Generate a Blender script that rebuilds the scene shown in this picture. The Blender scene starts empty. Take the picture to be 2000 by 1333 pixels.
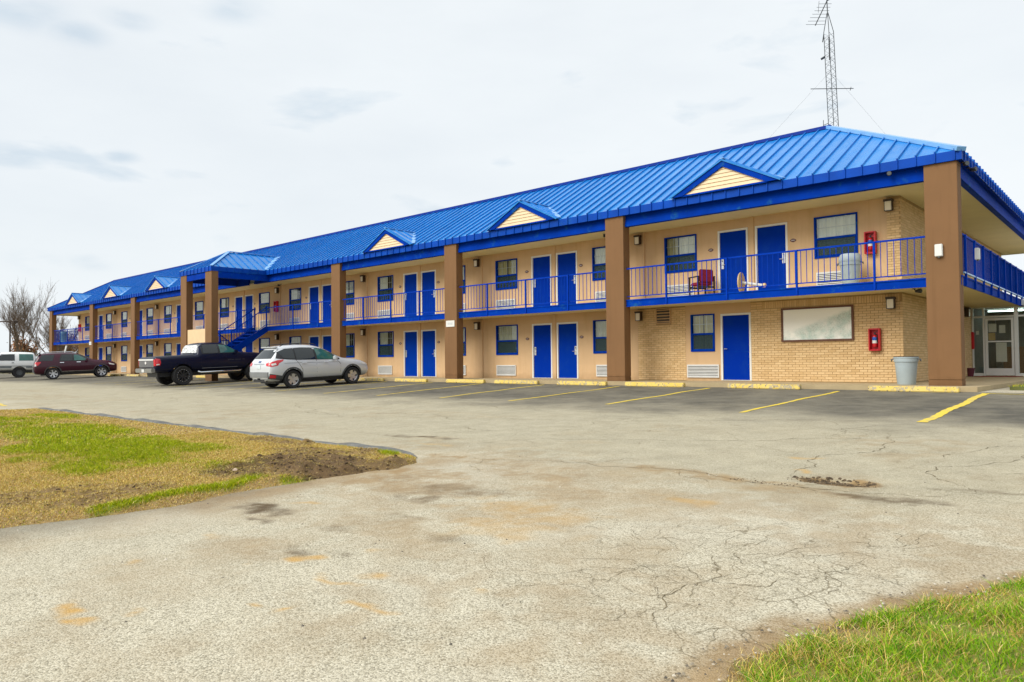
import bpy, bmesh, math, random
import numpy as np
from mathutils import Vector, Matrix
from mathutils.bvhtree import BVHTree
rad = math.radians
random.seed(7)
S = bpy.context.scene
COL = S.collection

# ------------------------------------------------------------------ camera
FPX, YAW, PITCH, ROLL = 1475.917, 0.7551, 0.0258, -0.0094
CAM = Vector((4.5608, -20.5155, 0.7089))
fw = Vector((-math.sin(YAW) * math.cos(PITCH), math.cos(YAW) * math.cos(PITCH), math.sin(PITCH)))
r0 = Vector((math.cos(YAW), math.sin(YAW), 0)); u0 = r0.cross(fw)
rt = r0 * math.cos(ROLL) + u0 * math.sin(ROLL); up = u0 * math.cos(ROLL) - r0 * math.sin(ROLL)
cd = bpy.data.cameras.new('camera'); cam = bpy.data.objects.new('camera', cd); COL.objects.link(cam)
m3 = Matrix((rt, up, -fw)).transposed()
cam.matrix_world = Matrix.Translation(CAM) @ m3.to_4x4()
cd.sensor_width = 36; cd.lens = FPX / 2000 * 36; cd.clip_start = .05; cd.clip_end = 3000
S.camera = cam

# ------------------------------------------------------------------ world, sun, exposure
SUN_EL, SUN_AZ = rad(40), rad(197)          # azimuth measured from +y, clockwise seen from above
W = bpy.data.worlds.new('World'); S.world = W; W.use_nodes = True
nt = W.node_tree; nt.nodes.clear()
def N(t, **k):
    n = nt.nodes.new(t)
    for a, v in k.items(): setattr(n, a, v)
    return n
out = N('ShaderNodeOutputWorld'); bg = N('ShaderNodeBackground')
sky = N('ShaderNodeTexSky', sky_type='NISHITA'); sky.sun_disc = False
sky.sun_elevation = SUN_EL; sky.sun_rotation = SUN_AZ; sky.air_density = 1.0; sky.dust_density = 2.0
tc = N('ShaderNodeTexCoord'); mp = N('ShaderNodeMapping'); mp.inputs['Scale'].default_value = (1.0, 1.0, 3.2)
nz = N('ShaderNodeTexNoise'); nz.inputs['Scale'].default_value = 1.3; nz.inputs['Detail'].default_value = 7; nz.inputs['Roughness'].default_value = .55
nz2 = N('ShaderNodeTexNoise'); nz2.inputs['Scale'].default_value = 5.2; nz2.inputs['Detail'].default_value = 5; nz2.inputs['Roughness'].default_value = .5; nz2.inputs['Distortion'].default_value = .3
cr = N('ShaderNodeValToRGB'); cr.color_ramp.elements[0].position = .25; cr.color_ramp.elements[0].color = (.80, .80, .80, 1)
cr.color_ramp.elements[1].position = .62; cr.color_ramp.elements[1].color = (1, 1, 1, 1)
cr2 = N('ShaderNodeValToRGB'); cr2.color_ramp.elements[0].position = .60; cr2.color_ramp.elements[0].color = (0, 0, 0, 1)
cr2.color_ramp.elements[1].position = .72; cr2.color_ramp.elements[1].color = (.55, .55, .55, 1)
mixg = N('ShaderNodeMix', data_type='RGBA'); mixg.inputs[6].default_value = (7.45, 7.85, 8.1, 1); mixg.inputs[7].default_value = (4.9, 5.9, 6.8, 1)
mix = N('ShaderNodeMix', data_type='RGBA')
nt.links.new(tc.outputs['Generated'], mp.inputs['Vector'])
nt.links.new(mp.outputs[0], nz.inputs['Vector']); nt.links.new(mp.outputs[0], nz2.inputs['Vector'])
nt.links.new(nz.outputs[0], cr.inputs[0]); nt.links.new(nz2.outputs[0], cr2.inputs[0])
wisp = None                                   # a few small grey-blue clouds low in the sky beyond the motel's left half
dn = N('ShaderNodeVectorMath', operation='NORMALIZE'); nt.links.new(tc.outputs['Generated'], dn.inputs[0])
wn_ = N('ShaderNodeTexNoise'); wn_.inputs['Scale'].default_value = 9; wn_.inputs['Detail'].default_value = 6; nt.links.new(mp.outputs[0], wn_.inputs['Vector'])
for az_, el_, rad_ in ((76.8, 21.8, 4.2), (73.4, 21.0, 2.6), (70.2, 22.4, 2.2), (63.7, 24.2, 3.6), (77.2, 13.1, 2.6), (70.6, 13.8, 1.5), (75.6, 6.6, 2.4), (72.4, 6.8, 2.0), (64.5, 8.6, 1.6)):
    a_, e_ = rad(az_), rad(el_); sb = N('ShaderNodeVectorMath', operation='SUBTRACT'); sb.inputs[1].default_value = (-math.sin(a_) * math.cos(e_), math.cos(a_) * math.cos(e_), math.sin(e_)); nt.links.new(dn.outputs[0], sb.inputs[0])
    ml = N('ShaderNodeVectorMath', operation='MULTIPLY'); ml.inputs[1].default_value = (1, 1, 2.4); nt.links.new(sb.outputs[0], ml.inputs[0]); ln_ = N('ShaderNodeVectorMath', operation='LENGTH'); nt.links.new(ml.outputs[0], ln_.inputs[0])
    mr = N('ShaderNodeMapRange'); mr.interpolation_type = 'SMOOTHSTEP'; mr.inputs['From Min'].default_value = rad(rad_); mr.inputs['From Max'].default_value = rad(rad_ * .1); mr.inputs['To Max'].default_value = .62; nt.links.new(ln_.outputs['Value'], mr.inputs['Value'])
    if wisp is None: wisp = mr.outputs[0]
    else:
        mx_ = N('ShaderNodeMath', operation='MAXIMUM'); nt.links.new(wisp, mx_.inputs[0]); nt.links.new(mr.outputs[0], mx_.inputs[1]); wisp = mx_.outputs[0]
wm = N('ShaderNodeMath', operation='MULTIPLY'); nt.links.new(wisp, wm.inputs[0])
wr = N('ShaderNodeValToRGB'); wr.color_ramp.elements[0].position = .38; wr.color_ramp.elements[1].position = .62; wr.color_ramp.elements[1].color = (1, 1, 1, 1); nt.links.new(wn_.outputs[0], wr.inputs[0]); nt.links.new(wr.outputs[0], wm.inputs[1])
wa = N('ShaderNodeMath', operation='ADD', use_clamp=True); nt.links.new(wm.outputs[0], wa.inputs[0]); nt.links.new(cr2.outputs[0], wa.inputs[1])
nt.links.new(wa.outputs[0], mixg.inputs[0])
nt.links.new(cr.outputs[0], mix.inputs[0]); nt.links.new(sky.outputs[0], mix.inputs[6]); nt.links.new(mixg.outputs[2], mix.inputs[7])
nt.links.new(mix.outputs[2], bg.inputs[0]); bg.inputs[1].default_value = .058
nt.links.new(bg.outputs[0], out.inputs[0])
sl = bpy.data.lights.new('sun', 'SUN'); sl.energy = 1.5; sl.angle = rad(38); sl.color = (1, .95, .86)
sun = bpy.data.objects.new('sun', sl); COL.objects.link(sun)
sd = Vector((math.sin(SUN_AZ) * math.cos(SUN_EL), math.cos(SUN_AZ) * math.cos(SUN_EL), math.sin(SUN_EL)))
sun.rotation_euler = sd.to_track_quat('Z', 'Y').to_euler()
V = S.view_settings; V.view_transform = 'Standard'; V.look = 'None'; V.gamma = 1; V.use_curve_mapping = False; V.exposure = 1.08
S.cycles.use_denoising = True
S.cycles.max_bounces = 6; S.cycles.transparent_max_bounces = 16; S.cycles.caustics_reflective = False; S.cycles.caustics_refractive = False

# ------------------------------------------------------------------ helpers
def ground_z(x, y):
    z = -.12 + .036 * (min(y, -.55) + .55)
    return max(z, -1.05)
class NB:
    """small node builder for one material"""
    def __init__(s, name):
        s.m = bpy.data.materials.new(name); s.m.use_nodes = True; s.t = s.m.node_tree
        s.b = s.t.nodes['Principled BSDF']; s.out = s.t.nodes['Material Output']
    def n(s, t, **k):
        n = s.t.nodes.new(t)
        for a, v in k.items(): setattr(n, a, v)
        return n
    def l(s, a, b): s.t.links.new(a, b)
    def noise(s, scale, detail=3, vec=None, rough=.5):
        n = s.n('ShaderNodeTexNoise'); n.inputs['Scale'].default_value = scale; n.inputs['Detail'].default_value = detail; n.inputs['Roughness'].default_value = rough
        if vec is None: vec = s.n('ShaderNodeTexCoord').outputs['Object']
        s.l(vec, n.inputs['Vector']); return n.outputs[0]
    def ramp(s, v, stops):
        r = s.n('ShaderNodeValToRGB'); e = r.color_ramp.elements
        while len(e) < len(stops): e.new(.5)
        for el, (p, c) in zip(e, stops):
            el.position = p; el.color = (*c, 1) if len(c) == 3 else c
        s.l(v, r.inputs[0]); return r.outputs[0]
    def mix(s, f, a, b, mode='MIX'):
        m = s.n('ShaderNodeMix', data_type='RGBA', blend_type=mode)
        for sock, v in ((m.inputs[0], f), (m.inputs[6], a), (m.inputs[7], b)):
            if isinstance(v, (int, float)): sock.default_value = v
            elif isinstance(v, tuple): sock.default_value = (*v, 1)
            else: s.l(v, sock)
        return m.outputs[2]
    def math(s, op, a, b=0.0):
        m = s.n('ShaderNodeMath', operation=op)
        for i, v in ((0, a), (1, b)):
            if isinstance(v, (int, float)): m.inputs[i].default_value = v
            else: s.l(v, m.inputs[i])
        return m.outputs[0]
    def attr(s, name):
        a = s.n('ShaderNodeAttribute'); a.attribute_name = name; return a
    def bump(s, h, strength, dist):
        b = s.n('ShaderNodeBump'); b.inputs['Strength'].default_value = strength; b.inputs['Distance'].default_value = dist
        s.l(h, b.inputs['Height']); s.l(b.outputs[0], s.b.inputs['Normal'])
def M(name, c, rough=.6, metal=0., var=.12, vs=2.5, bump=0., bs=60, spec=.5, coat=0., streak=False):
    k = NB(name); b = k.b
    b.inputs['Roughness'].default_value = rough; b.inputs['Metallic'].default_value = metal
    b.inputs['Specular IOR Level'].default_value = spec; b.inputs['Coat Weight'].default_value = coat; b.inputs['Coat Roughness'].default_value = .05
    tc = k.n('ShaderNodeTexCoord').outputs['Object']
    if streak:
        mp = k.n('ShaderNodeMapping'); mp.inputs['Scale'].default_value = (1, 1, .18); k.l(tc, mp.inputs[0]); tc2 = mp.outputs[0]
    else: tc2 = tc
    lo = tuple(x * (1 - var) for x in c); hi = tuple(min(1, x * (1 + var)) for x in c)
    f = k.noise(vs, 6, tc2, .6)
    k.l(k.ramp(f, [(.3, lo), (.7, hi)]), b.inputs['Base Color'])
    if bump: k.bump(k.noise(bs, 4, tc), bump, .01)
    return k.m
def glassmat(name, tint=(.72, .8, .78), rough=.01, refl=1.0, dark=None):
    k = NB(name); k.t.nodes.remove(k.b)
    tr = k.n('ShaderNodeBsdfTransparent'); tr.inputs[0].default_value = (*tint, 1)
    gl = k.n('ShaderNodeBsdfGlossy'); gl.inputs['Roughness'].default_value = rough; gl.inputs[0].default_value = (refl, refl, refl, 1)
    lw = k.n('ShaderNodeLayerWeight'); lw.inputs[0].default_value = .5
    fr = k.math('ADD', k.math('MULTIPLY', k.math('POWER', lw.outputs['Facing'], 5.0), .9), .04)
    mx = k.n('ShaderNodeMixShader'); k.l(fr, mx.inputs[0]); k.l(tr.outputs[0], mx.inputs[1]); k.l(gl.outputs[0], mx.inputs[2])
    if dark is not None:
        df = k.n('ShaderNodeBsdfDiffuse'); df.inputs[0].default_value = (*dark[0], 1)
        m2 = k.n('ShaderNodeMixShader'); m2.inputs[0].default_value = dark[1]
        k.l(mx.outputs[0], m2.inputs[1]); k.l(df.outputs[0], m2.inputs[2]); mx = m2
    k.l(mx.outputs[0], k.out.inputs[0]); return k.m

class MB:
    def __init__(s): s.v = []; s.f = []; s.mi = []
    def poly(s, pts, m=0):
        b = len(s.v); s.v += [tuple(p) for p in pts]; s.f.append(tuple(range(b, b + len(pts)))); s.mi.append(m)
    def box(s, x0, x1, y0, y1, z0, z1, m=0, skew=0., skip=''):
        b = len(s.v)
        s.v += [(x + skew * y, y, z) for x, y, z in ((x0, y0, z0), (x1, y0, z0), (x1, y1, z0), (x0, y1, z0), (x0, y0, z1), (x1, y0, z1), (x1, y1, z1), (x0, y1, z1))]
        for k, q in (('b', (0, 3, 2, 1)), ('t', (4, 5, 6, 7)), ('f', (0, 1, 5, 4)), ('r', (1, 2, 6, 5)), ('k', (2, 3, 7, 6)), ('l', (3, 0, 4, 7))):
            if k in skip: continue
            s.f.append(tuple(b + i for i in q)); s.mi.append(m)
    def bar(s, p, q, w, h, m=0, upv=(0, 0, 1)):
        p, q = Vector(p), Vector(q); d = (q - p).normalized(); u = Vector(upv)
        a = d.cross(u)
        if a.length < 1e-4: a = d.cross(Vector((0, 1, 0)))
        a.normalize(); u = a.cross(d); b = len(s.v)
        for o in (p, q):
            for i, j in ((-1, -1), (1, -1), (1, 1), (-1, 1)): s.v.append(tuple(o + a * (i * w / 2) + u * (j * h / 2)))
        for qd in ((0, 3, 2, 1), (4, 5, 6, 7), (0, 1, 5, 4), (1, 2, 6, 5), (2, 3, 7, 6), (3, 0, 4, 7)):
            s.f.append(tuple(b + i for i in qd)); s.mi.append(m)
    def tube(s, pts, rs, n=8, m=0, cap=True):
        pts = [Vector(p) for p in pts]
        if not isinstance(rs, (list, tuple)): rs = [rs] * len(pts)
        b = len(s.v); ref = None
        for i, p in enumerate(pts):
            d = (pts[min(i + 1, len(pts) - 1)] - pts[max(i - 1, 0)]).normalized()
            if ref is None: ref = d.orthogonal().normalized()
            a = (ref - d * ref.dot(d)).normalized(); ref = a; c = d.cross(a)
            for j in range(n):
                t = 2 * math.pi * j / n; s.v.append(tuple(p + (a * math.cos(t) + c * math.sin(t)) * rs[i]))
        for i in range(len(pts) - 1):
            for j in range(n):
                k = (j + 1) % n; s.f.append((b + i * n + j, b + i * n + k, b + (i + 1) * n + k, b + (i + 1) * n + j)); s.mi.append(m)
        if cap:
            s.f.append(tuple(b + j for j in reversed(range(n)))); s.mi.append(m)
            e = b + (len(pts) - 1) * n; s.f.append(tuple(e + j for j in range(n))); s.mi.append(m)
    def lathe(s, prof, c=(0, 0, 0), axis='z', n=24, m=0, cap=False):
        b = len(s.v)
        for r, h in prof:
            for j in range(n):
                t = 2 * math.pi * j / n; a, d = r * math.cos(t), r * math.sin(t)
                p = (a, d, h) if axis == 'z' else ((a, h, d) if axis == 'y' else (h, a, d))
                s.v.append((p[0] + c[0], p[1] + c[1], p[2] + c[2]))
        for i in range(len(prof) - 1):
            for j in range(n):
                k = (j + 1) % n; q = (b + i * n + j, b + i * n + k, b + (i + 1) * n + k, b + (i + 1) * n + j)
                s.f.append(q if axis != 'y' else q[::-1]); s.mi.append(m)
        if cap:
            s.f.append(tuple(b + j for j in range(n))); s.mi.append(m)
            e = b + (len(prof) - 1) * n; s.f.append(tuple(e + j for j in range(n))); s.mi.append(m)
    def prism(s, pts, y0, y1, m=0):
        """outline in x,z extruded along y"""
        n = len(pts); b = len(s.v)
        s.v += [(x, y0, z) for x, z in pts] + [(x, y1, z) for x, z in pts]
        s.f.append(tuple(b + i for i in range(n))); s.mi.append(m)
        s.f.append(tuple(b + n + i for i in reversed(range(n)))); s.mi.append(m)
        for i in range(n):
            k = (i + 1) % n; s.f.append((b + k, b + i, b + n + i, b + n + k)); s.mi.append(m)
    def build(s, name, mats, parent=None, smooth=False, bevel=0., fix=False):
        me = bpy.data.meshes.new(name); me.from_pydata(s.v, [], s.f)
        mats = mats if isinstance(mats, (list, tuple)) else [mats]
        for m in mats: me.materials.append(m)
        if len(mats) > 1: me.polygons.foreach_set('material_index', s.mi)
        if fix or bevel:
            bm = bmesh.new(); bm.from_mesh(me)
            if fix: bmesh.ops.recalc_face_normals(bm, faces=bm.faces)
            if bevel:
                bmesh.ops.bevel(bm, geom=bm.edges[:], offset=bevel, segments=2, affect='EDGES', clamp_overlap=True)
            bm.to_mesh(me); bm.free()
        if smooth:
            me.polygons.foreach_set('use_smooth', [True] * len(me.polygons)); me.set_sharp_from_angle(angle=rad(38))
        me.update()
        o = bpy.data.objects.new(name, me); COL.objects.link(o)
        if parent is not None: o.parent = parent
        return o
def inst(name, src, parent=None, loc=None):
    o = bpy.data.objects.new(name, getattr(src, 'data', src)); COL.objects.link(o)
    if parent is not None: o.parent = parent
    if loc is not None: o.location = loc
    return o
def empty(name, loc=(0, 0, 0), rot=(0, 0, 0)):
    o = bpy.data.objects.new(name, None); COL.objects.link(o); o.location = loc; o.rotation_euler = rot; o.empty_display_size = .3; return o
def tag(o, label=None, cat=None, group=None, kind=None):
    for k, v in (('label', label), ('category', cat), ('group', group), ('kind', kind)):
        if v: o[k] = v
    return o
NOISE_TABLES = {}
def lattice_noise(x, y, scale, seed):
    if seed not in NOISE_TABLES: NOISE_TABLES[seed] = np.random.RandomState(seed).rand(256, 256)
    T = NOISE_TABLES[seed]
    X, Y = x * scale + 97.3, y * scale + 31.7
    i, j = np.floor(X).astype(int), np.floor(Y).astype(int); fx, fy = X - i, Y - j
    fx, fy = fx * fx * (3 - 2 * fx), fy * fy * (3 - 2 * fy)
    a = T[i % 256, j % 256]; b = T[(i + 1) % 256, j % 256]; c = T[i % 256, (j + 1) % 256]; d = T[(i + 1) % 256, (j + 1) % 256]
    return (a * (1 - fx) + b * fx) * (1 - fy) + (c * (1 - fx) + d * fx) * fy
def fbm(x, y, scale, seed, o=4):
    t = 0; a = .5; n = 0
    for k in range(o):
        t = t + a * lattice_noise(x, y, scale * 2 ** k, seed + k); n += a; a *= .5
    return t / n
def sstep(a, b, x):
    t = np.clip((x - a) / (b - a), 0, 1); return t * t * (3 - 2 * t)

# ------------------------------------------------------------------ materials
def grimy(name, c, stain, rough=.8, lo=.03, bump=.25, streaks=.35):
    k = NB(name); b = k.b; b.inputs['Roughness'].default_value = rough; b.inputs['Specular IOR Level'].default_value = .3
    g_ = k.n('ShaderNodeNewGeometry'); at = g_.outputs['Position']; mp = k.n('ShaderNodeMapping'); mp.inputs['Scale'].default_value = (3.0, 3.0, .22); k.l(at, mp.inputs[0])
    col = k.ramp(k.noise(.9, 6, at, .6), [(.3, tuple(x * .93 for x in c)), (.7, tuple(min(1, x * 1.06) for x in c))])
    col = k.mix(k.math('MULTIPLY', k.ramp(k.noise(1.6, 6, mp.outputs[0], .65), [(.52, (0, 0, 0)), (.72, (1, 1, 1))]), streaks), col, stain)
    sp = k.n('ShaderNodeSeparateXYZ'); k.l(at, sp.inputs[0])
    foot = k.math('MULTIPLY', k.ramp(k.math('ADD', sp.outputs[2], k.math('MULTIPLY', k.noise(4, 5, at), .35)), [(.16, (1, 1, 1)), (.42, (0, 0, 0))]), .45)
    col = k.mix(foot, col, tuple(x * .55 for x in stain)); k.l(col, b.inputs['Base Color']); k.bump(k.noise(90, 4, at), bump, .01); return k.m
tan = grimy('tan_stucco', (.63, .43, .245), (.50, .31, .14))
cream = M('cream_soffit', (.72, .62, .36), .7, var=.07, vs=.7)
brickm = NB('tan_brick')
oi = brickm.n('ShaderNodeObjectInfo'); ge = brickm.n('ShaderNodeNewGeometry')
rnd = brickm.math('FRACT', brickm.math('ADD', oi.outputs['Random'], ge.outputs['Random Per Island']))
bc = brickm.ramp(rnd, [(0, (.62, .42, .20)), (.5, (.69, .48, .245)), (1, (.74, .53, .28))])
brickm.l(brickm.mix(brickm.ramp(brickm.noise(25, 4), [(.25, (.86, .86, .86)), (.5, (1, 1, 1))]), (.3, .18, .07), bc), brickm.b.inputs['Base Color'])
brickm.b.inputs['Roughness'].default_value = .85; brickm.bump(brickm.noise(120, 3), .3, .005); brickm = brickm.m
mortar = M('painted_mortar', (.42, .275, .125), .9, var=.15, vs=8)
brown = grimy('brown_column_paint', (.215, .112, .047), (.165, .082, .032), .75, streaks=.55)
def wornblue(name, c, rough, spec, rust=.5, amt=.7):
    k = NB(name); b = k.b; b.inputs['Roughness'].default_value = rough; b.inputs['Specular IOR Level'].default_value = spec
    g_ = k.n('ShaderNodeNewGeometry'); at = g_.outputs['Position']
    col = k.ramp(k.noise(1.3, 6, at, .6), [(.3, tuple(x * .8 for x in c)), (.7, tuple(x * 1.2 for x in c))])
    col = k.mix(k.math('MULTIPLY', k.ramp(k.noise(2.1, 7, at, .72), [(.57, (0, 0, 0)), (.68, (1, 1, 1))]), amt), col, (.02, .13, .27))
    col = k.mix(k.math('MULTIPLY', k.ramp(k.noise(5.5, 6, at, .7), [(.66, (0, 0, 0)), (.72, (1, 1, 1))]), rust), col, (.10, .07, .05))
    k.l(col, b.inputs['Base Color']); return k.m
k = NB('blue_door_paint'); oi = k.n('ShaderNodeObjectInfo'); g_ = k.n('ShaderNodeNewGeometry'); nn_ = k.noise(2.6, 6, g_.outputs['Position'], .65)
col = k.mix(k.math('MULTIPLY', oi.outputs['Random'], .6), (.0, .026, .33), (.0, .046, .37)); col = k.mix(k.ramp(nn_, [(.5, (0, 0, 0)), (.75, (.35, .35, .35))]), col, (.01, .06, .30)); k.l(col, k.b.inputs['Base Color']); k.b.inputs['Roughness'].default_value = .55; k.b.inputs['Specular IOR Level'].default_value = .03; bluedoor = k.m
fascia = wornblue('blue_fascia_shaded', (.0, .058, .40), .5, .12, .2, .3)  # roof blue made darker: shade of the upright faces put into the colour
bluetrim = wornblue('blue_trim_paint', (.0, .036, .34), .6, .03)
k = NB('blue_roof_metal'); g_ = k.n('ShaderNodeNewGeometry'); oi = k.n('ShaderNodeObjectInfo'); at = g_.outputs['Position']
mp = k.n('ShaderNodeMapping'); mp.inputs['Scale'].default_value = (2.2, .25, .25); k.l(at, mp.inputs[0])
col = k.ramp(k.noise(1.2, 6, mp.outputs[0], .65), [(.28, (.0, .15, .49)), (.5, (.005, .20, .59)), (.72, (.03, .245, .64))]); col = k.mix(k.math('MULTIPLY', oi.outputs['Random'], .25), col, (.0, .145, .48))
k.l(col, k.b.inputs['Base Color']); k.l(k.ramp(k.noise(3, 5, at), [(.3, (.16, .16, .16)), (.7, (.34, .34, .34))]), k.b.inputs['Roughness']); k.b.inputs['Specular IOR Level'].default_value = .5
k.bump(k.noise(1.1, 2, mp.outputs[0]), .12, .05); blueroof = k.m
bluecap = M('blue_ridge_cap_metal', (.001, .03, .26), .5, var=.1, spec=.15)
flash = M('pale_blue_flashing', (.16, .40, .75), .3, var=.1, spec=.8)
bluesteel = M('blue_rail_paint', (.0, .040, .40), .55, var=.14, vs=4, spec=.05)
white = M('white_paint', (.74, .74, .70), .5, var=.05)
offwhite = M('offwhite_plastic', (.68, .69, .68), .5, var=.06)
siding = M('cream_siding', (.78, .61, .39), .6, var=.05, vs=6)
conc = M('walkway_concrete', (.42, .33, .19), .85, var=.14, vs=1.5, bump=.3, bs=80)
black = M('black_plastic', (.018, .018, .02), .45, var=.1)
rubber = M('tyre_rubber', (.022, .022, .024), .85, var=.15)
chrome = M('chrome', (.75, .76, .78), .12, metal=1, var=.04)
alloy = M('alloy_rim', (.62, .63, .65), .28, metal=.85, var=.05)
blackrim = M('black_rim', (.02, .02, .022), .35, var=.1)
red = M('red_cabinet', (.55, .012, .02), .35, var=.08)
redlens = M('red_lens', (.62, .012, .025), .15, var=.1, coat=.6)
whitelens = M('white_lens', (.82, .8, .78), .2, var=.05)
lampglass = M('lamp_diffuser', (.86, .80, .66), .35, var=.05)
darkbrown = M('bronze_lamp_body', (.045, .028, .018), .5, var=.15)
roomdark = M('dark_interior', (.10, .09, .075), .9, var=.2)
metal = M('brushed_lock_metal', (.66, .66, .64), .3, metal=.9, var=.05)
galv = M('galvanised_steel', (.10, .11, .115), .5, metal=.5, var=.15)
greybin = M('grey_bin_plastic', (.37, .44, .47), .55, var=.06)
wood = M('map_frame_wood', (.12, .045, .02), .55, var=.2, vs=20)
bark = M('grey_bark', (.16, .12, .085), .9, var=.25, vs=6)
twig = M('twig_bark', (.17, .125, .09), .9, var=.25, vs=6)
glass = glassmat('window_glass', (.92, .95, .94))
screen = glassmat('insect_screen', (.62, .70, .72), .25, .4, dark=((.05, .085, .10), .34))
carglass = M('tinted_car_glass', (.012, .018, .020), .04, var=.05, spec=.7)
tealglass = M('green_car_glass', (.035, .13, .115), .05, var=.35, vs=2.2, spec=.7)
cur_cream = M('cream_curtain', (.95, .93, .84), .9, var=.05)
cur_gold = M('olive_curtain', (.60, .53, .30), .9, var=.12, vs=5)
cur_grey = M('grey_green_curtain', (.66, .64, .50), .9, var=.1, vs=5)

# ------------------------------------------------------------------ ground
STAINS = [  # x, y, rx, ry, strength, kind
    (-2.2, -16.8, .34, .16, .95, 'dark'), (-1.85, -17.05, .25, .06, .8, 'dark'), (-1.4, -15.6, .22, .2, .55, 'dark'), (-1.3, -15.1, .5, .22, .4, 'dark'),
    (-.6, -17.35, .16, .07, .7, 'dark'), (-.35, -17.25, .14, .08, .5, 'dark'), (-.9, -16.9, .2, .09, .4, 'dark'), (-.85, -16.3, .3, .1, .35, 'dark'), (.1, -16.5, .3, .12, .35, 'dark'),
    (-5.2, -12.38, .6, .12, .95, 'dark'), (-2.2, -14.6, .8, .28, .65, 'dirt'), (-2.6, -15.2, .55, .45, .75, 'dirt'), (-1.2, -14.0, .9, .22, .6, 'dirt'), (-.1, -13.0, .8, .16, .65, 'dirt'),
    (.7, -13.05, .6, .14, .8, 'dirt'), (1.5, -13.25, .8, .18, .6, 'dirt'), (2.3, -13.2, .6, .16, .75, 'dark'), (2.9, -12.4, .4, .08, .5, 'dark'), (-2.4, -13.6, .7, .2, .6, 'dirt'), (-3.1, -13.6, .5, .16, .8, 'dirt'), (-1.8, -15.9, .7, .35, .4, 'dirt'),
    (-2.9, -16.3, .3, .7, .45, 'dirt'), (-2.9, -14.9, .3, .4, .85, 'dirt'), (-.41, -17.46, .10, .06, .9, 'rust'), (-.55, -17.84, .07, .04, .7, 'rust'), (-.72, -18.95, .09, .05, .9, 'rust'), (-.52, -18.98, .08, .04, .95, 'rust'),
    (-.28, -18.78, .05, .03, .9, 'rust'), (.46, -18.14, .09, .04, .8, 'rust'), (.89, -17.84, .08, .04, .8, 'rust'), (-2.03, -16.41, .16, .07, .9, 'rust'), (.36, -17.71, .3, .04, .6, 'rust'), (.42, -17.45, .12, .05, .7, 'rust'),
    (-1.25, -18.3, .1, .04, .5, 'rust'), (.2, -18.2, .06, .04, .7, 'rust'), (-.2, -17.0, .12, .06, .5, 'rust'), (-1.6, -17.6, .14, .06, .35, 'rust'), (1.1, -17.2, .07, .04, .5, 'rust'), (.8, -14.2, .3, .14, .45, 'rust'), (-.2, -15.4, .6, .3, .35, 'rust'), (-1.9, -15.2, .9, .5, .6, 'dirt'), (-.6, -14.6, .9, .35, .5, 'dirt'), (-.2, -15.6, .8, .5, .45, 'dirt'), (.6, -14.3, .8, .3, .4, 'dirt'), (-.6, -16.6, .8, .4, .4, 'dirt'), (-1.0, -17.6, .5, .3, .35, 'dirt'), (-1.6, -13.6, 1.4, .3, .55, 'dirt'), (.3, -16.8, .5, .25, .3, 'dirt'),
    (.2, -16.0, .5, .3, .35, 'rust'), (1.05, -12.2, .12, .05, .7, 'rust'), (.9, -11.3, .1, .06, .6, 'rust'), (-4.2, -12.9, .4, .1, .35, 'rust'), (3.4, -9.8, .5, .1, .4, 'rust')]
CRACKPATHS = [[(-18.7, -7.78), (-15.5, -7.6), (-12, -7.72), (-8.3, -7.62), (-4, -7.75)], [(1.2, -12.6), (.9, -11.2), (1.3, -10.0), (.9, -8.6)], [(-4.4, -13.6), (-2.3, -11.3), (.4, -9.6), (2.6, -8.2)],
              [(-14, -11.6), (-9, -9.8), (-4.6, -9.3), (-1.8, -8.6)], [(2.3, -7.6), (2.9, -9.6), (2.2, -11.2), (3.0, -12.8)], [(-30, -10.2), (-20, -10.4), (-12, -10.1), (-7, -10.6)], [(-3.2, -13.7), (-1.59, -13.1), (-.2, -12.9), (1.14, -13.1), (1.9, -13.05), (3.2, -12.3)],
              [(.4, -9.6), (.2, -8.4), (1.1, -7.2)], [(1.64, -15.5), (1.95, -15.75), (2.2, -16.2), (2.5, -16.1), (2.9, -15.2)], [(1.95, -15.75), (2.3, -15.4), (2.5, -14.9)], [(2.2, -16.2), (2.1, -16.6), (2.4, -17.1)]]
def segdist(x, y, path):
    d = np.full(x.shape, 1e9)
    for (ax, ay), (bx, by) in zip(path, path[1:]):
        t = np.clip(((x - ax) * (bx - ax) + (y - ay) * (by - ay)) / ((bx - ax) ** 2 + (by - ay) ** 2), 0, 1)
        d = np.minimum(d, np.hypot(x - ax - t * (bx - ax), y - ay - t * (by - ay)))
    return d
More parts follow.
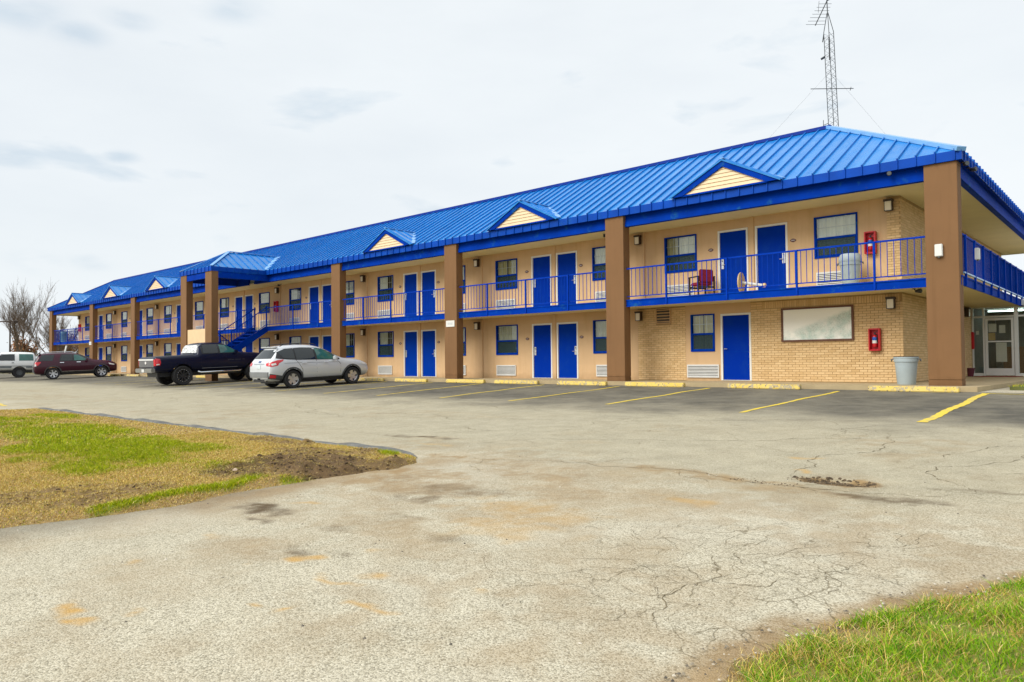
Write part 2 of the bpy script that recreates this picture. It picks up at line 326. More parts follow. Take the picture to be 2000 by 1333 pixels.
def grid_mesh(name, xs, ys, zf, mat, attrs, mask=None):
    X, Y = np.meshgrid(xs, ys, indexing='ij'); nx, ny = X.shape
    Z = zf(X, Y); co = np.stack([X, Y, Z], -1).reshape(-1, 3)
    i, j = np.meshgrid(np.arange(nx - 1), np.arange(ny - 1), indexing='ij'); a = (i * ny + j).ravel()
    q = np.stack([a, a + ny, a + ny + 1, a + 1], -1)
    if mask is not None:
        mk = mask(X, Y).reshape(-1); q = q[mk[q].all(1)]
    me = bpy.data.meshes.new(name); me.vertices.add(len(co)); me.vertices.foreach_set('co', co.ravel().astype(np.float32))
    me.loops.add(len(q) * 4); me.loops.foreach_set('vertex_index', q.ravel().astype(np.int32))
    me.polygons.add(len(q)); me.polygons.foreach_set('loop_start', np.arange(0, len(q) * 4, 4, dtype=np.int32)); me.polygons.foreach_set('loop_total', np.full(len(q), 4, np.int32))
    me.update(); me.validate()
    for k, f in attrs.items():
        at = me.attributes.new(k, 'FLOAT', 'POINT'); at.data.foreach_set('value', np.broadcast_to(f(X, Y), X.shape).astype(np.float32).ravel())
    me.polygons.foreach_set('use_smooth', [True] * len(me.polygons)); me.materials.append(mat)
    o = bpy.data.objects.new(name, me); COL.objects.link(o); return o
def asphalt():
    k = NB('weathered_asphalt'); b = k.b
    at = k.n('ShaderNodeTexCoord').outputs['Object']
    big = k.noise(.35, 5, at); mid = k.noise(2.2, 6, at, .65); fine = k.noise(70, 3, at, .7); chip = k.n('ShaderNodeTexVoronoi'); chip.inputs['Scale'].default_value = 105; k.l(at, chip.inputs['Vector'])
    blot = k.noise(.9, 6, at, .7)
    chips = k.ramp(chip.outputs['Color'], [(.0, (.07, .055, .035)), (.26, (.29, .26, .18)), (.5, (.58, .53, .395)), (1, (.86, .81, .66))])
    grey = k.mix(k.ramp(mid, [(.3, (0, 0, 0)), (.7, (1, 1, 1))]), (.375, .338, .25), (.545, .50, .385))
    base = k.mix(.58, grey, chips)
    base = k.mix(k.ramp(fine, [(.30, (.9, .9, .9)), (.42, (0, 0, 0))]), base, (.13, .105, .07))
    base = k.mix(k.ramp(blot, [(.46, (0, 0, 0)), (.66, (.5, .5, .5))]), base, (.36, .275, .165))
    base = k.mix(k.ramp(big, [(.36, (.35, .35, .35)), (.52, (0, 0, 0))]), base, (.54, .505, .415))
    seal = k.attr('seal').outputs['Fac']
    sealc = k.mix(k.ramp(mid, [(.3, (0, 0, 0)), (.75, (1, 1, 1))]), (.070, .067, .058), (.18, .165, .128))
    lane = k.attr('lane').outputs['Fac']
    lanec = k.mix(k.ramp(mid, [(.3, (0, 0, 0)), (.75, (1, 1, 1))]), (.285, .252, .172), (.445, .40, .283)); lanec = k.mix(.25, lanec, chips)
    base = k.mix(k.math('MULTIPLY', lane, .8), base, lanec)
    base = k.mix(seal, base, sealc)
    base = k.mix(k.attr('dirt').outputs['Fac'], base, k.mix(mid, (.17, .10, .04), (.42, .28, .125)))
    base = k.mix(k.attr('rust').outputs['Fac'], base, k.mix(fine, (.42, .23, .05), (.66, .42, .14)))
    base = k.mix(k.attr('dark').outputs['Fac'], base, k.mix(fine, (.035, .022, .010), (.16, .105, .05)))
    wv = k.n('ShaderNodeVectorMath', operation='ADD'); wn = k.n('ShaderNodeTexNoise'); wn.inputs['Scale'].default_value = 2.2; wn.inputs['Detail'].default_value = 6; k.l(at, wn.inputs['Vector'])
    k.l(at, wv.inputs[0]); ws = k.n('ShaderNodeVectorMath', operation='SCALE'); ws.inputs['Scale'].default_value = .5; k.l(wn.outputs['Color'], ws.inputs[0]); k.l(ws.outputs[0], wv.inputs[1])
    vo = k.n('ShaderNodeTexVoronoi', feature='DISTANCE_TO_EDGE'); vo.inputs['Scale'].default_value = 3.2; k.l(wv.outputs[0], vo.inputs['Vector'])
    vo2 = k.n('ShaderNodeTexVoronoi', feature='DISTANCE_TO_EDGE'); vo2.inputs['Scale'].default_value = .5; k.l(wv.outputs[0], vo2.inputs['Vector'])
    brk = k.ramp(k.noise(3.1, 4, at), [(.42, (0, 0, 0)), (.6, (1, 1, 1))])
    c1 = k.math('MULTIPLY', k.math('MULTIPLY', k.ramp(vo.outputs['Distance'], [(0, (1, 1, 1)), (.03, (0, 0, 0))]), k.attr('alligator').outputs['Fac']), brk)
    c2 = k.math('MULTIPLY', k.math('MULTIPLY', k.ramp(vo2.outputs['Distance'], [(0, (1, 1, 1)), (.006, (0, 0, 0))]), k.math('MULTIPLY', lane, .55)), brk)
    cr = k.math('MAXIMUM', c1, c2)
    base = k.mix(k.math('MULTIPLY', cr, .7), base, (.11, .08, .035))
    k.l(base, b.inputs['Base Color']); b.inputs['Roughness'].default_value = .9; b.inputs['Specular IOR Level'].default_value = .25
    h = k.math('SUBTRACT', k.math('ADD', k.math('MULTIPLY', chip.outputs['Distance'], -.5), k.math('MULTIPLY', fine, .5)), k.math('MULTIPLY', cr, .6))
    k.bump(h, .6, .014); return k.m
def stain(kind):
    def f(X, Y):
        r = np.zeros(X.shape); wx = X + (fbm(X, Y, 2.5, 11) - .5) * .6; wy = Y + (fbm(X, Y, 3.5, 21) - .5) * .4; br = fbm(X, Y, 5, 33)
        for x, y, rx, ry, s, kd in STAINS:
            if kd != kind: continue
            d = np.hypot((wx - x) / rx, (wy - y) / ry); r = np.maximum(r, s * (1 - sstep(.35, 1.45, d + (br - .5) * 1.6)) * (.55 + .45 * sstep(.3, .6, fbm(X, Y, 14, 35))))
        if kind == 'dark':
            d = np.hypot((wx - 1.62) / .42, (wy + 12.62) / .2); r = np.maximum(r, .85 * (1 - sstep(.75, 1.0, d + (br - .5) * .9)) * sstep(.25, .6, fbm(X, Y, 7, 55) + .12 * (d > .6)))
        if kind == 'dirt':
            d = np.hypot((wx - 1.62) / .5, (wy + 12.62) / .24); r = np.maximum(r, .9 * (1 - sstep(.8, 1.15, d)))
            t = (1 - sstep(.05, .45, -X - 3.05 + (br - .5) * .5)) * 0
            r = np.maximum(r, .6 * (1 - sstep(.0, .55, np.abs(X + 3.0) + (br - .5) * .5)) * (1 - sstep(-17.2, -15, Y) * 0) * sstep(-18.5, -16.5, Y) * (1 - sstep(-14, -13.2, Y)))
            e = edge_x(Y) - X; r = np.maximum(r, .8 * (1 - sstep(.0, .22, e + (br - .5) * .25)) * (Y < -14.5))
            w = .30 * (1 - sstep(.25, 1.6, np.abs(Y + 13.6 + .25 * (X + 1))))*sstep(-4.5, -2.5, X); r = np.maximum(r, w * sstep(.35, .6, br))
            r = np.maximum(r, .3 * sstep(.52, .72, fbm(X, Y, .5, 91)) * (Y < -9) * sstep(.3, .7, br))
        return np.clip(r, 0, 1)
    return f
def edge_x(Y):   # edge of the near lawn on the right of the drive
    return np.interp(Y, [-24, -19.5, -17.5, -17.2, -16.88, -16.46, -16.11, -15.73, -15.36, -15.0, -14.3, -13.0], [2.2, 2.6, 2.81, 2.76, 2.82, 2.96, 3.11, 3.26, 3.44, 3.64, 4.2, 5.6])
def lot_z(X, Y):
    Z = np.maximum(-.12 + .036 * (np.minimum(Y, -.55) + .55), -1.05)
    Z = Z + (fbm(X, Y, .4, 5) - .5) * .03 * sstep(-.6, -3, Y)
    d = np.hypot((X - 1.62) / .42, (Y + 12.62) / .2); Z = Z - .035 * (1 - sstep(.6, 1.0, d + (fbm(X, Y, 6, 3) - .5) * .6))
    Z = Z + (fbm(X, Y, 9, 8, 2) - .5) * .006 * (Y < -9)
    return Z
xs = np.concatenate([np.arange(-130, -32, 2.0), np.arange(-32, -7, .22), np.arange(-7, 5.2, .04), np.arange(5.2, 12, .3), np.arange(12, 60, 3)])
ys = np.concatenate([np.arange(-60, -24, 3), np.arange(-24, -20, .2), np.arange(-20, -12, .04), np.arange(-12, -6, .07), np.arange(-6, -.54, .18), [-.54]])
lot = grid_mesh('parking_lot', xs, ys, lot_z, asphalt(), dict(
    dirt=stain('dirt'), dark=stain('dark'), rust=stain('rust'),
    seal=lambda X, Y: sstep(-8.8, -5.2, Y + (fbm(X, Y, .8, 61) - .5) * 3.0) * (.62 + .5 * fbm(X, Y, .6, 62)).clip(0, 1) + .5 * (1 - sstep(.05, .9, X + 3.35 + (fbm(X, Y, 1.5, 68) - .5) * .6)) * (Y < -15.8),
    lane=lambda X, Y: sstep(-14.5, -12.6, Y + (fbm(X, Y, .5, 64) - .5) * 2.0),
    alligator=lambda X, Y: np.maximum((1 - sstep(.6, 1.2, np.hypot((X - 2.1) / 1.3, (Y + 15.8) / 1.5) + (fbm(X, Y, 1, 66) - .5) * .8)), .55 * (1 - sstep(.5, 1.2, np.hypot((X - 2.5) / 3, (Y + 9.5) / 2.6) + (fbm(X, Y, .7, 67) - .5))))))
tag(lot, kind='structure')
rc = random.Random(12); ck = MB()
def crack(path, w, depth=0):
    pts = [Vector((p[0], p[1], 0)) for p in path]
    for it in range(5):
        o = [pts[0]]
        for a, b in zip(pts, pts[1:]):
            L = (b - a).length
            if L > .06: m = (a + b) / 2; n = Vector((-(b - a).y, (b - a).x, 0)); o.append(m + n * rc.uniform(-.17, .17))
            o.append(b)
        pts = o
    prev = None; n = len(pts)
    for k, p in enumerate(pts):
        d = (pts[min(k + 1, n - 1)] - pts[max(k - 1, 0)]).normalized(); nn = Vector((-d.y, d.x, 0)); ww = w * rc.uniform(.15, 1.0) * min(1, .2 + 4 * k / n, .2 + 4 * (n - 1 - k) / n)
        z = float(lot_z(np.array([p.x]), np.array([p.y]))[0]) + .0035
        cur = (p + nn * ww + Vector((0, 0, z)), p - nn * ww + Vector((0, 0, z)))
        if prev and rc.random() > .06: ck.poly([prev[1], cur[1], cur[0], prev[0]])
        prev = cur
        if depth < 2 and rc.random() < (.035 if depth == 0 else .02):
            a = rc.choice((-1, 1)) * rc.uniform(.6, 1.3); e = Vector((d.x * math.cos(a) - d.y * math.sin(a), d.x * math.sin(a) + d.y * math.cos(a), 0)); L = rc.uniform(.25, 1.1); crack([(p.x, p.y), (p.x + e.x * L, p.y + e.y * L)], w * .6, depth + 1)
for p in CRACKPATHS: crack(p, .0075 if max(q[1] for q in p) > -12.5 else .0035)
for k in range(26):
    x, y = rc.uniform(.9, 3.0), rc.uniform(-17.0, -14.6); a = rc.uniform(0, 6.28)
    if x < edge_x(np.array([y]))[0] - .15: crack([(x, y), (x + math.cos(a) * .35, y + math.sin(a) * .35), (x + math.cos(a + .5) * .7, y + math.sin(a + .5) * .7)], .0026, 1)
for k in range(16):
    x, y = rc.uniform(-14, 4.5), rc.uniform(-11.5, -6.5); a = rc.choice((0, 1.4, .4)) + rc.uniform(-.3, .3); L = rc.uniform(1, 3); crack([(x, y), (x + math.cos(a) * L, y + math.sin(a) * L)], .008, 0)
tag(ck.build('asphalt_cracks', M('crack_fill', (.15, .115, .06), .95, var=.4, vs=5)), kind='structure')
land = M('far_field', (.17, .14, .06), .95, var=.3, vs=.05)
g = MB(); g.poly([(-1500, -1500, -1.25), (1500, -1500, -1.25), (1500, -.5, -1.25), (-1500, -.5, -1.25)]); g.poly([(-1500, -.5, -.3), (1500, -.5, -.3), (1500, 1500, -.3), (-1500, 1500, -.3)])
g.poly([(-1500, -.5, -1.25), (1500, -.5, -1.25), (1500, -.5, -.3), (-1500, -.5, -.3)])
tag(g.build('ground', land), kind='structure')
g = MB(); g.poly([(-130, -60, -1.1), (-130, -.5, -.14), (-320, 60, -.14), (-320, -60, -1.1)])

# walkway slab along the front and round the right end
g = MB(); g.box(-72.5, .42, -.52, 1.75, -.3, -.004); g.box(-72.5, -68.1, 1.75, 18, -.3, -.008); g.box(-2.6, .42, 1.75, 10.75, -.3, -.004); g.box(-2.6, 3.4, 10.75, 18, -.3, -.008)
walk = tag(g.build('walkway', conc), kind='structure')
g = MB(); g.box(.425, 30, -.535, 40, -.5, -.118); tag(g.build('side_asphalt', bpy.data.materials['weathered_asphalt']), kind='structure')
g = MB(); g.box(.80, 30, .9, 40, -.5, -.03)
side_lawn = tag(g.build('side_lawn', M('side_turf_soil', (.10, .11, .03), .95, var=.4, vs=3)), kind='structure')

# ------------------------------------------------------------------ motel
CX = [-5.97, -13.98, -21.97, -30.08, -38.43, -46.95, -55.1, -63.4]      # pairs of rooms
XR = [0, -9.69, -17.78, -25.96, -34.4, -42.8, -51.25, -59.73, -69.98]   # right edges of the columns
CW, CDP, WY = .73, .354, 1.6
SK = -.05
F2 = 2.66
motel = tag(empty('motel'), 'two storey tan motel with blue metal roof, blue doors and long balcony', 'motel')

def wall_cells(mb, x0, x1, z0, z1, holes, y=WY, depth=.12, m=0):
    X = sorted({x0, x1, *[h[0] for h in holes], *[h[1] for h in holes]}); Z = sorted({z0, z1, *[h[2] for h in holes], *[h[3] for h in holes]})
    for a, b in zip(X, X[1:]):
        for c, d in zip(Z, Z[1:]):
            cx, cz = (a + b) / 2, (c + d) / 2
            if any(h[0] < cx < h[1] and h[2] < cz < h[3] for h in holes): continue
            mb.poly([(a, y, c), (b, y, c), (b, y, d), (a, y, d)], m)
    for a, b, c, d in holes:
        k = y + depth
        mb.poly([(a, y, c), (a, k, c), (a, k, d), (a, y, d)], m); mb.poly([(b, y, c), (b, y, d), (b, k, d), (b, k, c)], m)
        mb.poly([(a, y, c), (b, y, c), (b, k, c), (a, k, c)], m); mb.poly([(a, y, d), (a, k, d), (b, k, d), (b, y, d)], m)
WIN, DOOR, AC, LAMP, NUM = [], [], [], [], []
for i, c in enumerate(CX):
    for fl in (0, 1):
        z = .035 if fl == 0 else F2 + .03
        if fl == 0 and i == 0:
            WIN.append((-8.17, -7.31, .94, 2.155, fl, i, 0)); DOOR.append((-7.04, -6.14, z, 'left', fl, i, 0)); AC.append((-8.31, -7.17, .10, .52)); continue
        WIN.append((c - 3.15, c - 1.94, z + .90, z + 2.11, fl, i, 0))
        WIN.append((c + (1.9 if i == 0 else 1.81), c + (3.12 if i == 0 else 3.02), z + .90, z + 2.11, fl, i, 1))
        DOOR.append((c - 1.12, c - .22, z, 'left', fl, i, 0)); DOOR.append((c + .14, c + 1.04, z, 'right', fl, i, 1))
        AC.append((c - 3.12, c - 2.05, z + .07, z + .49)); AC.append((c + 1.95, c + 3.02, z + .07, z + .49))
        NUM += [(c - 1.43, z + 1.52), (c + 1.27, z + 1.52)]
holes = [w[:4] for w in WIN] + [(d[0] - .05, d[1] + .05, d[2] - .02, d[2] + 2.09) for d in DOOR]
lowh = [h for h in holes if h[2] < 2.2]; uph = [h for h in holes if h[2] > 2.2]
mb = MB()
def cells(x0, x1, z0, z1, hs): wall_cells(mb, x0, x1, z0, z1, [h for h in hs if h[0] > x0 and h[1] < x1])
cells(-68.3, -10.23, -.02, 2.46, lowh); cells(-8.37, -6.08, -.02, 2.46, lowh); cells(-68.3, -2.08, 2.46, 5.14, uph)
mb.poly([(-68.3, WY, 0), (-68.3, WY, 5.14), (-68.3, 17, 5.14), (-68.3, 17, 0)])
mb.poly([(-68.3, WY + .6, 0), (-1.9, WY + .5, 0), (-1.9, WY + .5, 5.14), (-68.3, WY + .5, 5.14)], 1)      # dark rooms behind the glass
# mortar faces behind the brick
for x0, x1, z0, z1 in ((-10.23, -8.37, 0, 2.46), (-6.08, -1.735, 0, 2.46), (-2.08, -1.735, 2.46, 5.14)):
    mb.poly([(x0, WY + .008, z0), (x1, WY + .008, z0), (x1, WY + .008, z1), (x0, WY + .008, z1)], 2)
sx = lambda y: -1.735 - .034 * (y - WY)
mb.poly([(sx(WY + .008), WY + .008, 0), (sx(10.8), 10.8, 0), (sx(10.8), 10.8, 2.5), (sx(WY + .008), WY + .008, 2.5)], 2)
mb.poly([(sx(WY + .008), WY + .008, 2.46), (sx(17.4), 17.4, 2.46), (sx(17.4), 17.4, 5.14), (sx(WY + .008), WY + .008, 5.14)], 2)
wall = mb.build('wall', [tan, roomdark, mortar], motel)
# flat strips between doors and at party walls
for i, c in enumerate(CX):
    for fl, (z0, z1) in enumerate(((0, 2.44), (F2, 5.1))):
        if not (fl == 0 and i == 0): mb = MB(); mb.box(c - .13, c + .04, WY - .03, WY + .01, z0, z1); mb.build('wall_strip', tan, motel)
        x = (c + (CX[i + 1] if i < 7 else c - 8.3)) / 2
        if i < 7 and not (fl == 0 and i == 0): mb = MB(); mb.box(x - .02, x + .06, WY - .035, WY + .01, z0, z1); mb.build('wall_strip', tan, motel)
# ---- bricks
BL, BH, JT = .203, .0605, .0105
def brick_list():
    out = []
    def zone(x0, x1, z0, z1, side=False, soldier=None):
        r = 0; z = z0
        while z + BH <= z1 + .001:
            off = (BL + JT) / 2 if r % 2 else 0; x = x0 - off
            while x < x1 - .02:
                a, b = max(x, x0), min(x + BL, x1)
                if b - a > .03: out.append((side, a, b, z, z + BH))
                x += BL + JT
            z += BH + JT; r += 1
    zone(-6.075, -1.732, .015, 2.215); zone(-2.08, -1.732, F2 + .02, 5.08); zone(-10.225, -9.50, .015, 2.43); zone(-8.90, -8.37, .015, 2.43); zone(-9.5, -8.9, .015, 1.9)
    zone(1.612, 10.6, .015, 2.43, True); zone(1.612, 17.3, F2 + .02, 5.08, True)
    x = -5.7
    while x < -1.80: out.append((False, x, x + BH, 2.225, 2.425)); x += BH + JT
    x = -6.075
    for r in range(3):
        out.append((False, -6.075, -5.90, 2.225 + r * .071, 2.2855 + r * .071)); out.append((False, -5.89, -5.712, 2.225 + r * .071, 2.2855 + r * .071))
    return out
bl = brick_list()
near = sorted([b for b in bl if not b[0] and b[2] > -6.1 and b[3] < 2.5], key=lambda b: -b[2] * 1.0 + abs(b[3] - 1.5) * .6)[:300]
nset = set(near); cache = {}
for b in near:
    w, h = round(b[2] - b[1], 3), round(b[4] - b[3], 3)
    if (w, h) not in cache:
        q = MB(); q.box(0, w, -.004, .02, 0, h, skip='k'); o = q.build('brick', brickm, motel, bevel=.004); cache[(w, h)] = o
    else: o = inst('brick', cache[(w, h)], motel)
    o.location = (b[1], WY + random.uniform(-.004, .002), b[3])
mb = MB()
for b in bl:
    if b in nset: continue
    j = random.uniform(-.003, .002)
    if b[0]: mb.v += [(sx(y) + v, y, z) for y, v, z in ((b[1], -.01, b[3]), (b[2], -.01, b[3]), (b[2], .006 + j, b[3]), (b[1], .006 + j, b[3]), (b[1], -.01, b[4]), (b[2], -.01, b[4]), (b[2], .006 + j, b[4]), (b[1], .006 + j, b[4]))]; n = len(mb.v) - 8; mb.f += [tuple(n + i for i in q) for q in ((0, 1, 2, 3), (4, 7, 6, 5), (3, 2, 6, 7), (0, 3, 7, 4), (1, 5, 6, 2))]; mb.mi += [0] * 5
    else: mb.box(b[1], b[2], WY - .004 + j, WY + .02, b[3], b[4], skip='k')
tag(mb.build('brickwork', brickm, motel), kind='stuff')
# ---- wall vent
mb = MB(); mb.box(-9.49, -8.91, WY - .004, WY + .004, 1.91, 2.43, 1)
for a in ((-9.49, -9.46, 1.91, 2.43), (-8.94, -8.91, 1.91, 2.43), (-9.46, -8.94, 1.91, 1.935), (-9.46, -8.94, 2.405, 2.43)): mb.box(a[0], a[1], WY - .05, WY + .003, a[2], a[3])
vent = mb.build('wall_vent', [tan, roomdark], motel)
sl0 = None
for k in range(5):
    if sl0 is None:
        q = MB(); q.bar((-.26, 0, 0), (.26, 0, 0), .04, .022); sl0 = q.build('vent_slat', tan, vent); s_ = sl0; s_.rotation_euler = (rad(28), 0, 0)
    else: s_ = inst('vent_slat', sl0, vent); s_.rotation_euler = (rad(28), 0, 0)
    s_.location = (-9.2, WY - .028, 1.975 + k * .098)
# ---- windows
random.seed(3)
styles = {(1, 0, 1): ('full', cur_cream), (1, 0, 0): ('left_open', cur_cream), (1, 1, 0): ('dark', cur_gold), (1, 1, 1): ('full', cur_cream), (1, 2, 0): ('half', cur_cream), (1, 2, 1): ('half', cur_cream), (0, 2, 0): ('half', cur_grey), (0, 0, 0): ('dark', cur_gold)}
def curtain(x0, x1, z0, z1, m, parent, y=WY + .098):
    n = max(4, int((x1 - x0) / .022)); q = MB()
    for i in range(n + 1):
        x = x0 + (x1 - x0) * i / n; yy = y + .013 * math.sin(i * 1.25) + .005 * math.sin(i * .37)
        q.v += [(x, yy, z0), (x, yy, z1)]
    for i in range(n): q.f.append((2 * i, 2 * i + 2, 2 * i + 3, 2 * i + 1)); q.mi.append(0)
    return q.build('curtain', m, parent, smooth=True)
for x0, x1, z0, z1, fl, i, sd_ in WIN:
    q = MB(); y0, y1, w = WY - .028, WY + .09, .048; zm = z0 + (z1 - z0) * .47
    q.box(x0, x0 + w, y0, y1, z0, z1); q.box(x1 - w, x1, y0, y1, z0, z1); q.box(x0 + w, x1 - w, y0, y1, z0, z0 + w); q.box(x0 + w, x1 - w, y0, y1, z1 - w * .8, z1)
    q.box(x0 + w, x1 - w, y0 + .012, y1 - .02, zm - .03, zm + .03)
    q.box(x0 + w, x0 + w + .03, y0 + .03, y1 - .03, z0 + w, zm - .03); q.box(x1 - w - .03, x1 - w, y0 + .03, y1 - .03, z0 + w, zm - .03); q.box(x0 + w + .03, x1 - w - .03, y0 + .03, y1 - .03, z0 + w, z0 + w + .035)
    wn = q.build('window', bluetrim, motel)
    q = MB(); q.box(x0 + w, x1 - w, WY + .02, WY + .026, zm + .03, z1 - w * .8); q.build('glass_pane', glass, wn)
    q = MB(); q.box(x0 + w + .03, x1 - w - .03, WY + .04, WY + .046, z0 + w + .035, zm - .03); q.build('glass_pane', glass, wn)
    q = MB(); q.box(x0 + w + .03, x1 - w - .03, WY + .008, WY + .010, z0 + w + .035, zm - .03); q.build('insect_screen', screen, wn)
    cols = 3 if x1 - x0 < 1 else 4
    for za, zb, ym in ((zm + .03, z1 - w * .8, WY + .034), (z0 + w + .035, zm - .03, WY + .054)):
        q = MB()
        for k in range(1, cols): x = x0 + w + (x1 - x0 - 2 * w) * k / cols; q.box(x - .008, x + .008, ym, ym + .01, za, zb)
        zc = (za + zb) / 2; q.box(x0 + w, x1 - w, ym + .011, ym + .02, zc - .008, zc + .008)
        q.build('glazing_bars', offwhite, wn)
    st, cm = styles.get((fl, i, sd_), (random.choice(['full', 'half', 'full', 'full', 'dark']), cur_cream if fl else random.choice([cur_grey, cur_gold])))
    L = x1 - x0
    if st == 'full': curtain(x0 + .03, x1 - .03, z0 + .03, z1 - .02, cm, wn)
    elif st == 'half': curtain(x0 + .03, x0 + L * .55, z0 + .03, z1 - .02, cm, wn); curtain(x0 + L * .78, x1 - .03, z0 + .03, z1 - .02, cur_grey, wn)
    elif st == 'left_open': curtain(x0 + .03, x0 + L * .36, z0 + .03, z1 - .02, cur_gold, wn, WY + .13); curtain(x0 + L * .42, x1 - .03, z0 + .03, z1 - .02, cm, wn)
    else: curtain(x0 + .03, x0 + L * .46, z0 + .03, z1 - .02, cm, wn); curtain(x0 + L * .49, x1 - .03, z0 + .03, z1 - .02, cm, wn, WY + .13)
# ---- doors
leaf0 = fr0 = lk0 = None
for x0, x1, z, hs, fl, i, sd_ in DOOR:
    if leaf0 is None:
        q = MB(); q.box(0, .9, 0, .045, 0, 2.03); leaf0 = q.build('room_door', bluedoor, motel, bevel=.004); d = leaf0
        q = MB(); q.box(-.062, -.001, -.042, .09, -.02, 2.095); q.box(.901, .962, -.042, .09, -.02, 2.095); q.box(-.001, .901, -.042, .09, 2.035, 2.095); q.box(0, .9, -.03, .09, -.03, -.004); fr0 = q.build('door_frame', white, d)
        q = MB(); q.box(-.048, .048, -.016, .001, -.16, .16); q.tube([(0, -.03, .055), (0, -.016, .055)], .024, 12); q.box(-.02, .02, -.024, -.015, .07, .12, 1); lk0 = q.build('lock_plate', [metal, black], d, bevel=.003).data
        q = MB(); q.tube([(0, -.016, 0), (0, -.06, 0), (.11, -.065, 0)], [.013, .012, .010], 8); hd0 = q.build('door_handle', metal, d, smooth=True)
        kn = None
    else:
        d = inst('room_door', leaf0, motel); inst('door_frame', fr0, d); inst('lock_plate', lk0, d); hd = inst('door_handle', hd0, d)
    d.location = (x0, WY + .03, z)
    lk = [c for c in d.children if c.name.startswith('lock_plate')][0]; hd = [c for c in d.children if c.name.startswith('door_handle')][0]
    if fl == 0 and i == 0:
        for o in (lk,): bpy.data.objects.remove(o)
        hd.location = (.06, 0, .98)
        q = MB(); q.box(.01, .89, -.004, .0, .88, .89); q.build('kick_plate_edge', bluetrim, d)
    else:
        lx = .075 if hs == 'left' else .825
        lk.location = (lx, 0, 1.03); hd.location = (lx, 0, 1.0); hd.scale.x = 1 if hs == 'left' else -1
# ---- through wall air conditioners
ac0 = None
for x0, x1, z0, z1 in AC:
    w = x1 - x0; h = z1 - z0
    if ac0 is None or abs(w - 1.07) > .02:
        q = MB(); q.box(0, w, -.045, .01, 0, .03); q.box(0, w, -.045, .01, h - .03, h); q.box(0, .03, -.045, .01, .03, h - .03); q.box(w - .03, w, -.045, .01, .03, h - .03); q.box(.03, w - .03, -.006, .01, .03, h - .03, 1)
        o = q.build('air_conditioner_grille', [offwhite, galv], motel)
        q = MB(); n = 8
        for k in range(n): zz = .045 + (h - .09) * k / (n - 1); q.bar((.03, -.03, zz), (w - .03, -.03, zz), .024, .022, 0, (0, .5, 1))
        sl_ = q.build('grille_slats', offwhite, o)
        if abs(w - 1.07) < .02: ac0, acs = o, sl_
    else: o = inst('air_conditioner_grille', ac0, motel); inst('grille_slats', acs, o)
    o.location = (x0, WY, z0)
# ---- wall lamps and room numbers
LAMP = [(-1.99, 2.18, 0), (-1.99, 4.85, 0), (-10.12, 2.20, 0), (-10.12, 4.84, 0)] + [((CX[i] + CX[i + 1]) / 2 - .17, z, 0) for i in range(1, 7) for z in (2.17, 4.81)] + [(sx(9.6), 2.25, 1), (-67.9, 4.8, 0)]
lb0 = None
for x, z, side in LAMP:
    if lb0 is None:
        q = MB(); q.box(-.10, .10, -.03, 0, -.16, .13); q.box(-.115, .115, -.17, 0, .10, .16); q.box(-.1, -.085, -.15, -.03, -.16, .1); q.box(.085, .1, -.15, -.03, -.16, .1); q.box(-.085, .085, -.15, -.03, -.165, -.15); lb0 = q.build('wall_lamp', darkbrown, motel, bevel=.004); o = lb0
        q = MB(); q.box(-.084, .084, -.155, -.032, -.149, .099); ls0 = q.build('lamp_shade', lampglass, o, bevel=.01)
    else: o = inst('wall_lamp', lb0, motel); inst('lamp_shade', ls0, o)
    o.location = (x, WY - (.04 if x > -11 or side == 0 else 0), z)
    if side: o.location = (x, 9.6, z); o.rotation_euler = (0, 0, rad(90))
np0 = None
for x, z in NUM:
    if np0 is None:
        pts = [(.085 * math.cos(t) * (1 + .12 * math.cos(4 * t)), .052 * math.sin(t)) for t in [2 * math.pi * k / 20 for k in range(20)]]
        q = MB(); q.prism(pts, -.014, 0); np0 = q.build('room_number_plaque', M('plaque_maroon', (.10, .022, .02), .4), motel); o = np0
        q = MB()
        for k in (-1, 0, 1): q.box(k * .034 - .008, k * .034 + .008, -.018, -.0145, -.014, .014)
        nd0 = q.build('number_digits', white, o)
    else: o = inst('room_number_plaque', np0, motel); inst('number_digits', nd0, o)
    o.location = (x, WY, z)
# ---- columns
col0 = None
for i, x in enumerate(XR):
    if i == 4: continue
    if col0 is None:
        q = MB(); q.box(-CW, 0, 0, CDP, .145, 5.44); q.box(-CW + .012, -.012, .012, CDP - .012, .12, .15); col0 = q.build('column', brown, motel, bevel=.008); o = col0
        q = MB(); q.box(-CW + .004, -.004, .004, CDP - .004, -.02, .128); cb0 = q.build('column_base', brown, o)
    else: o = inst('column', col0, motel); inst('column_base', cb0, o)
    o.location = (x, 0, 0)
CYE = -3.05; CANX0, CANX1 = -36.5, -32.8
for x in (CANX1 - .02, -35.77):
    o = inst('column', col0, motel); inst('column_base', cb0, o); o.location = (x, CYE, 0)
    if True: o.children[0].scale.z = 3.2; o.children[0].location.z = -.12 + .0
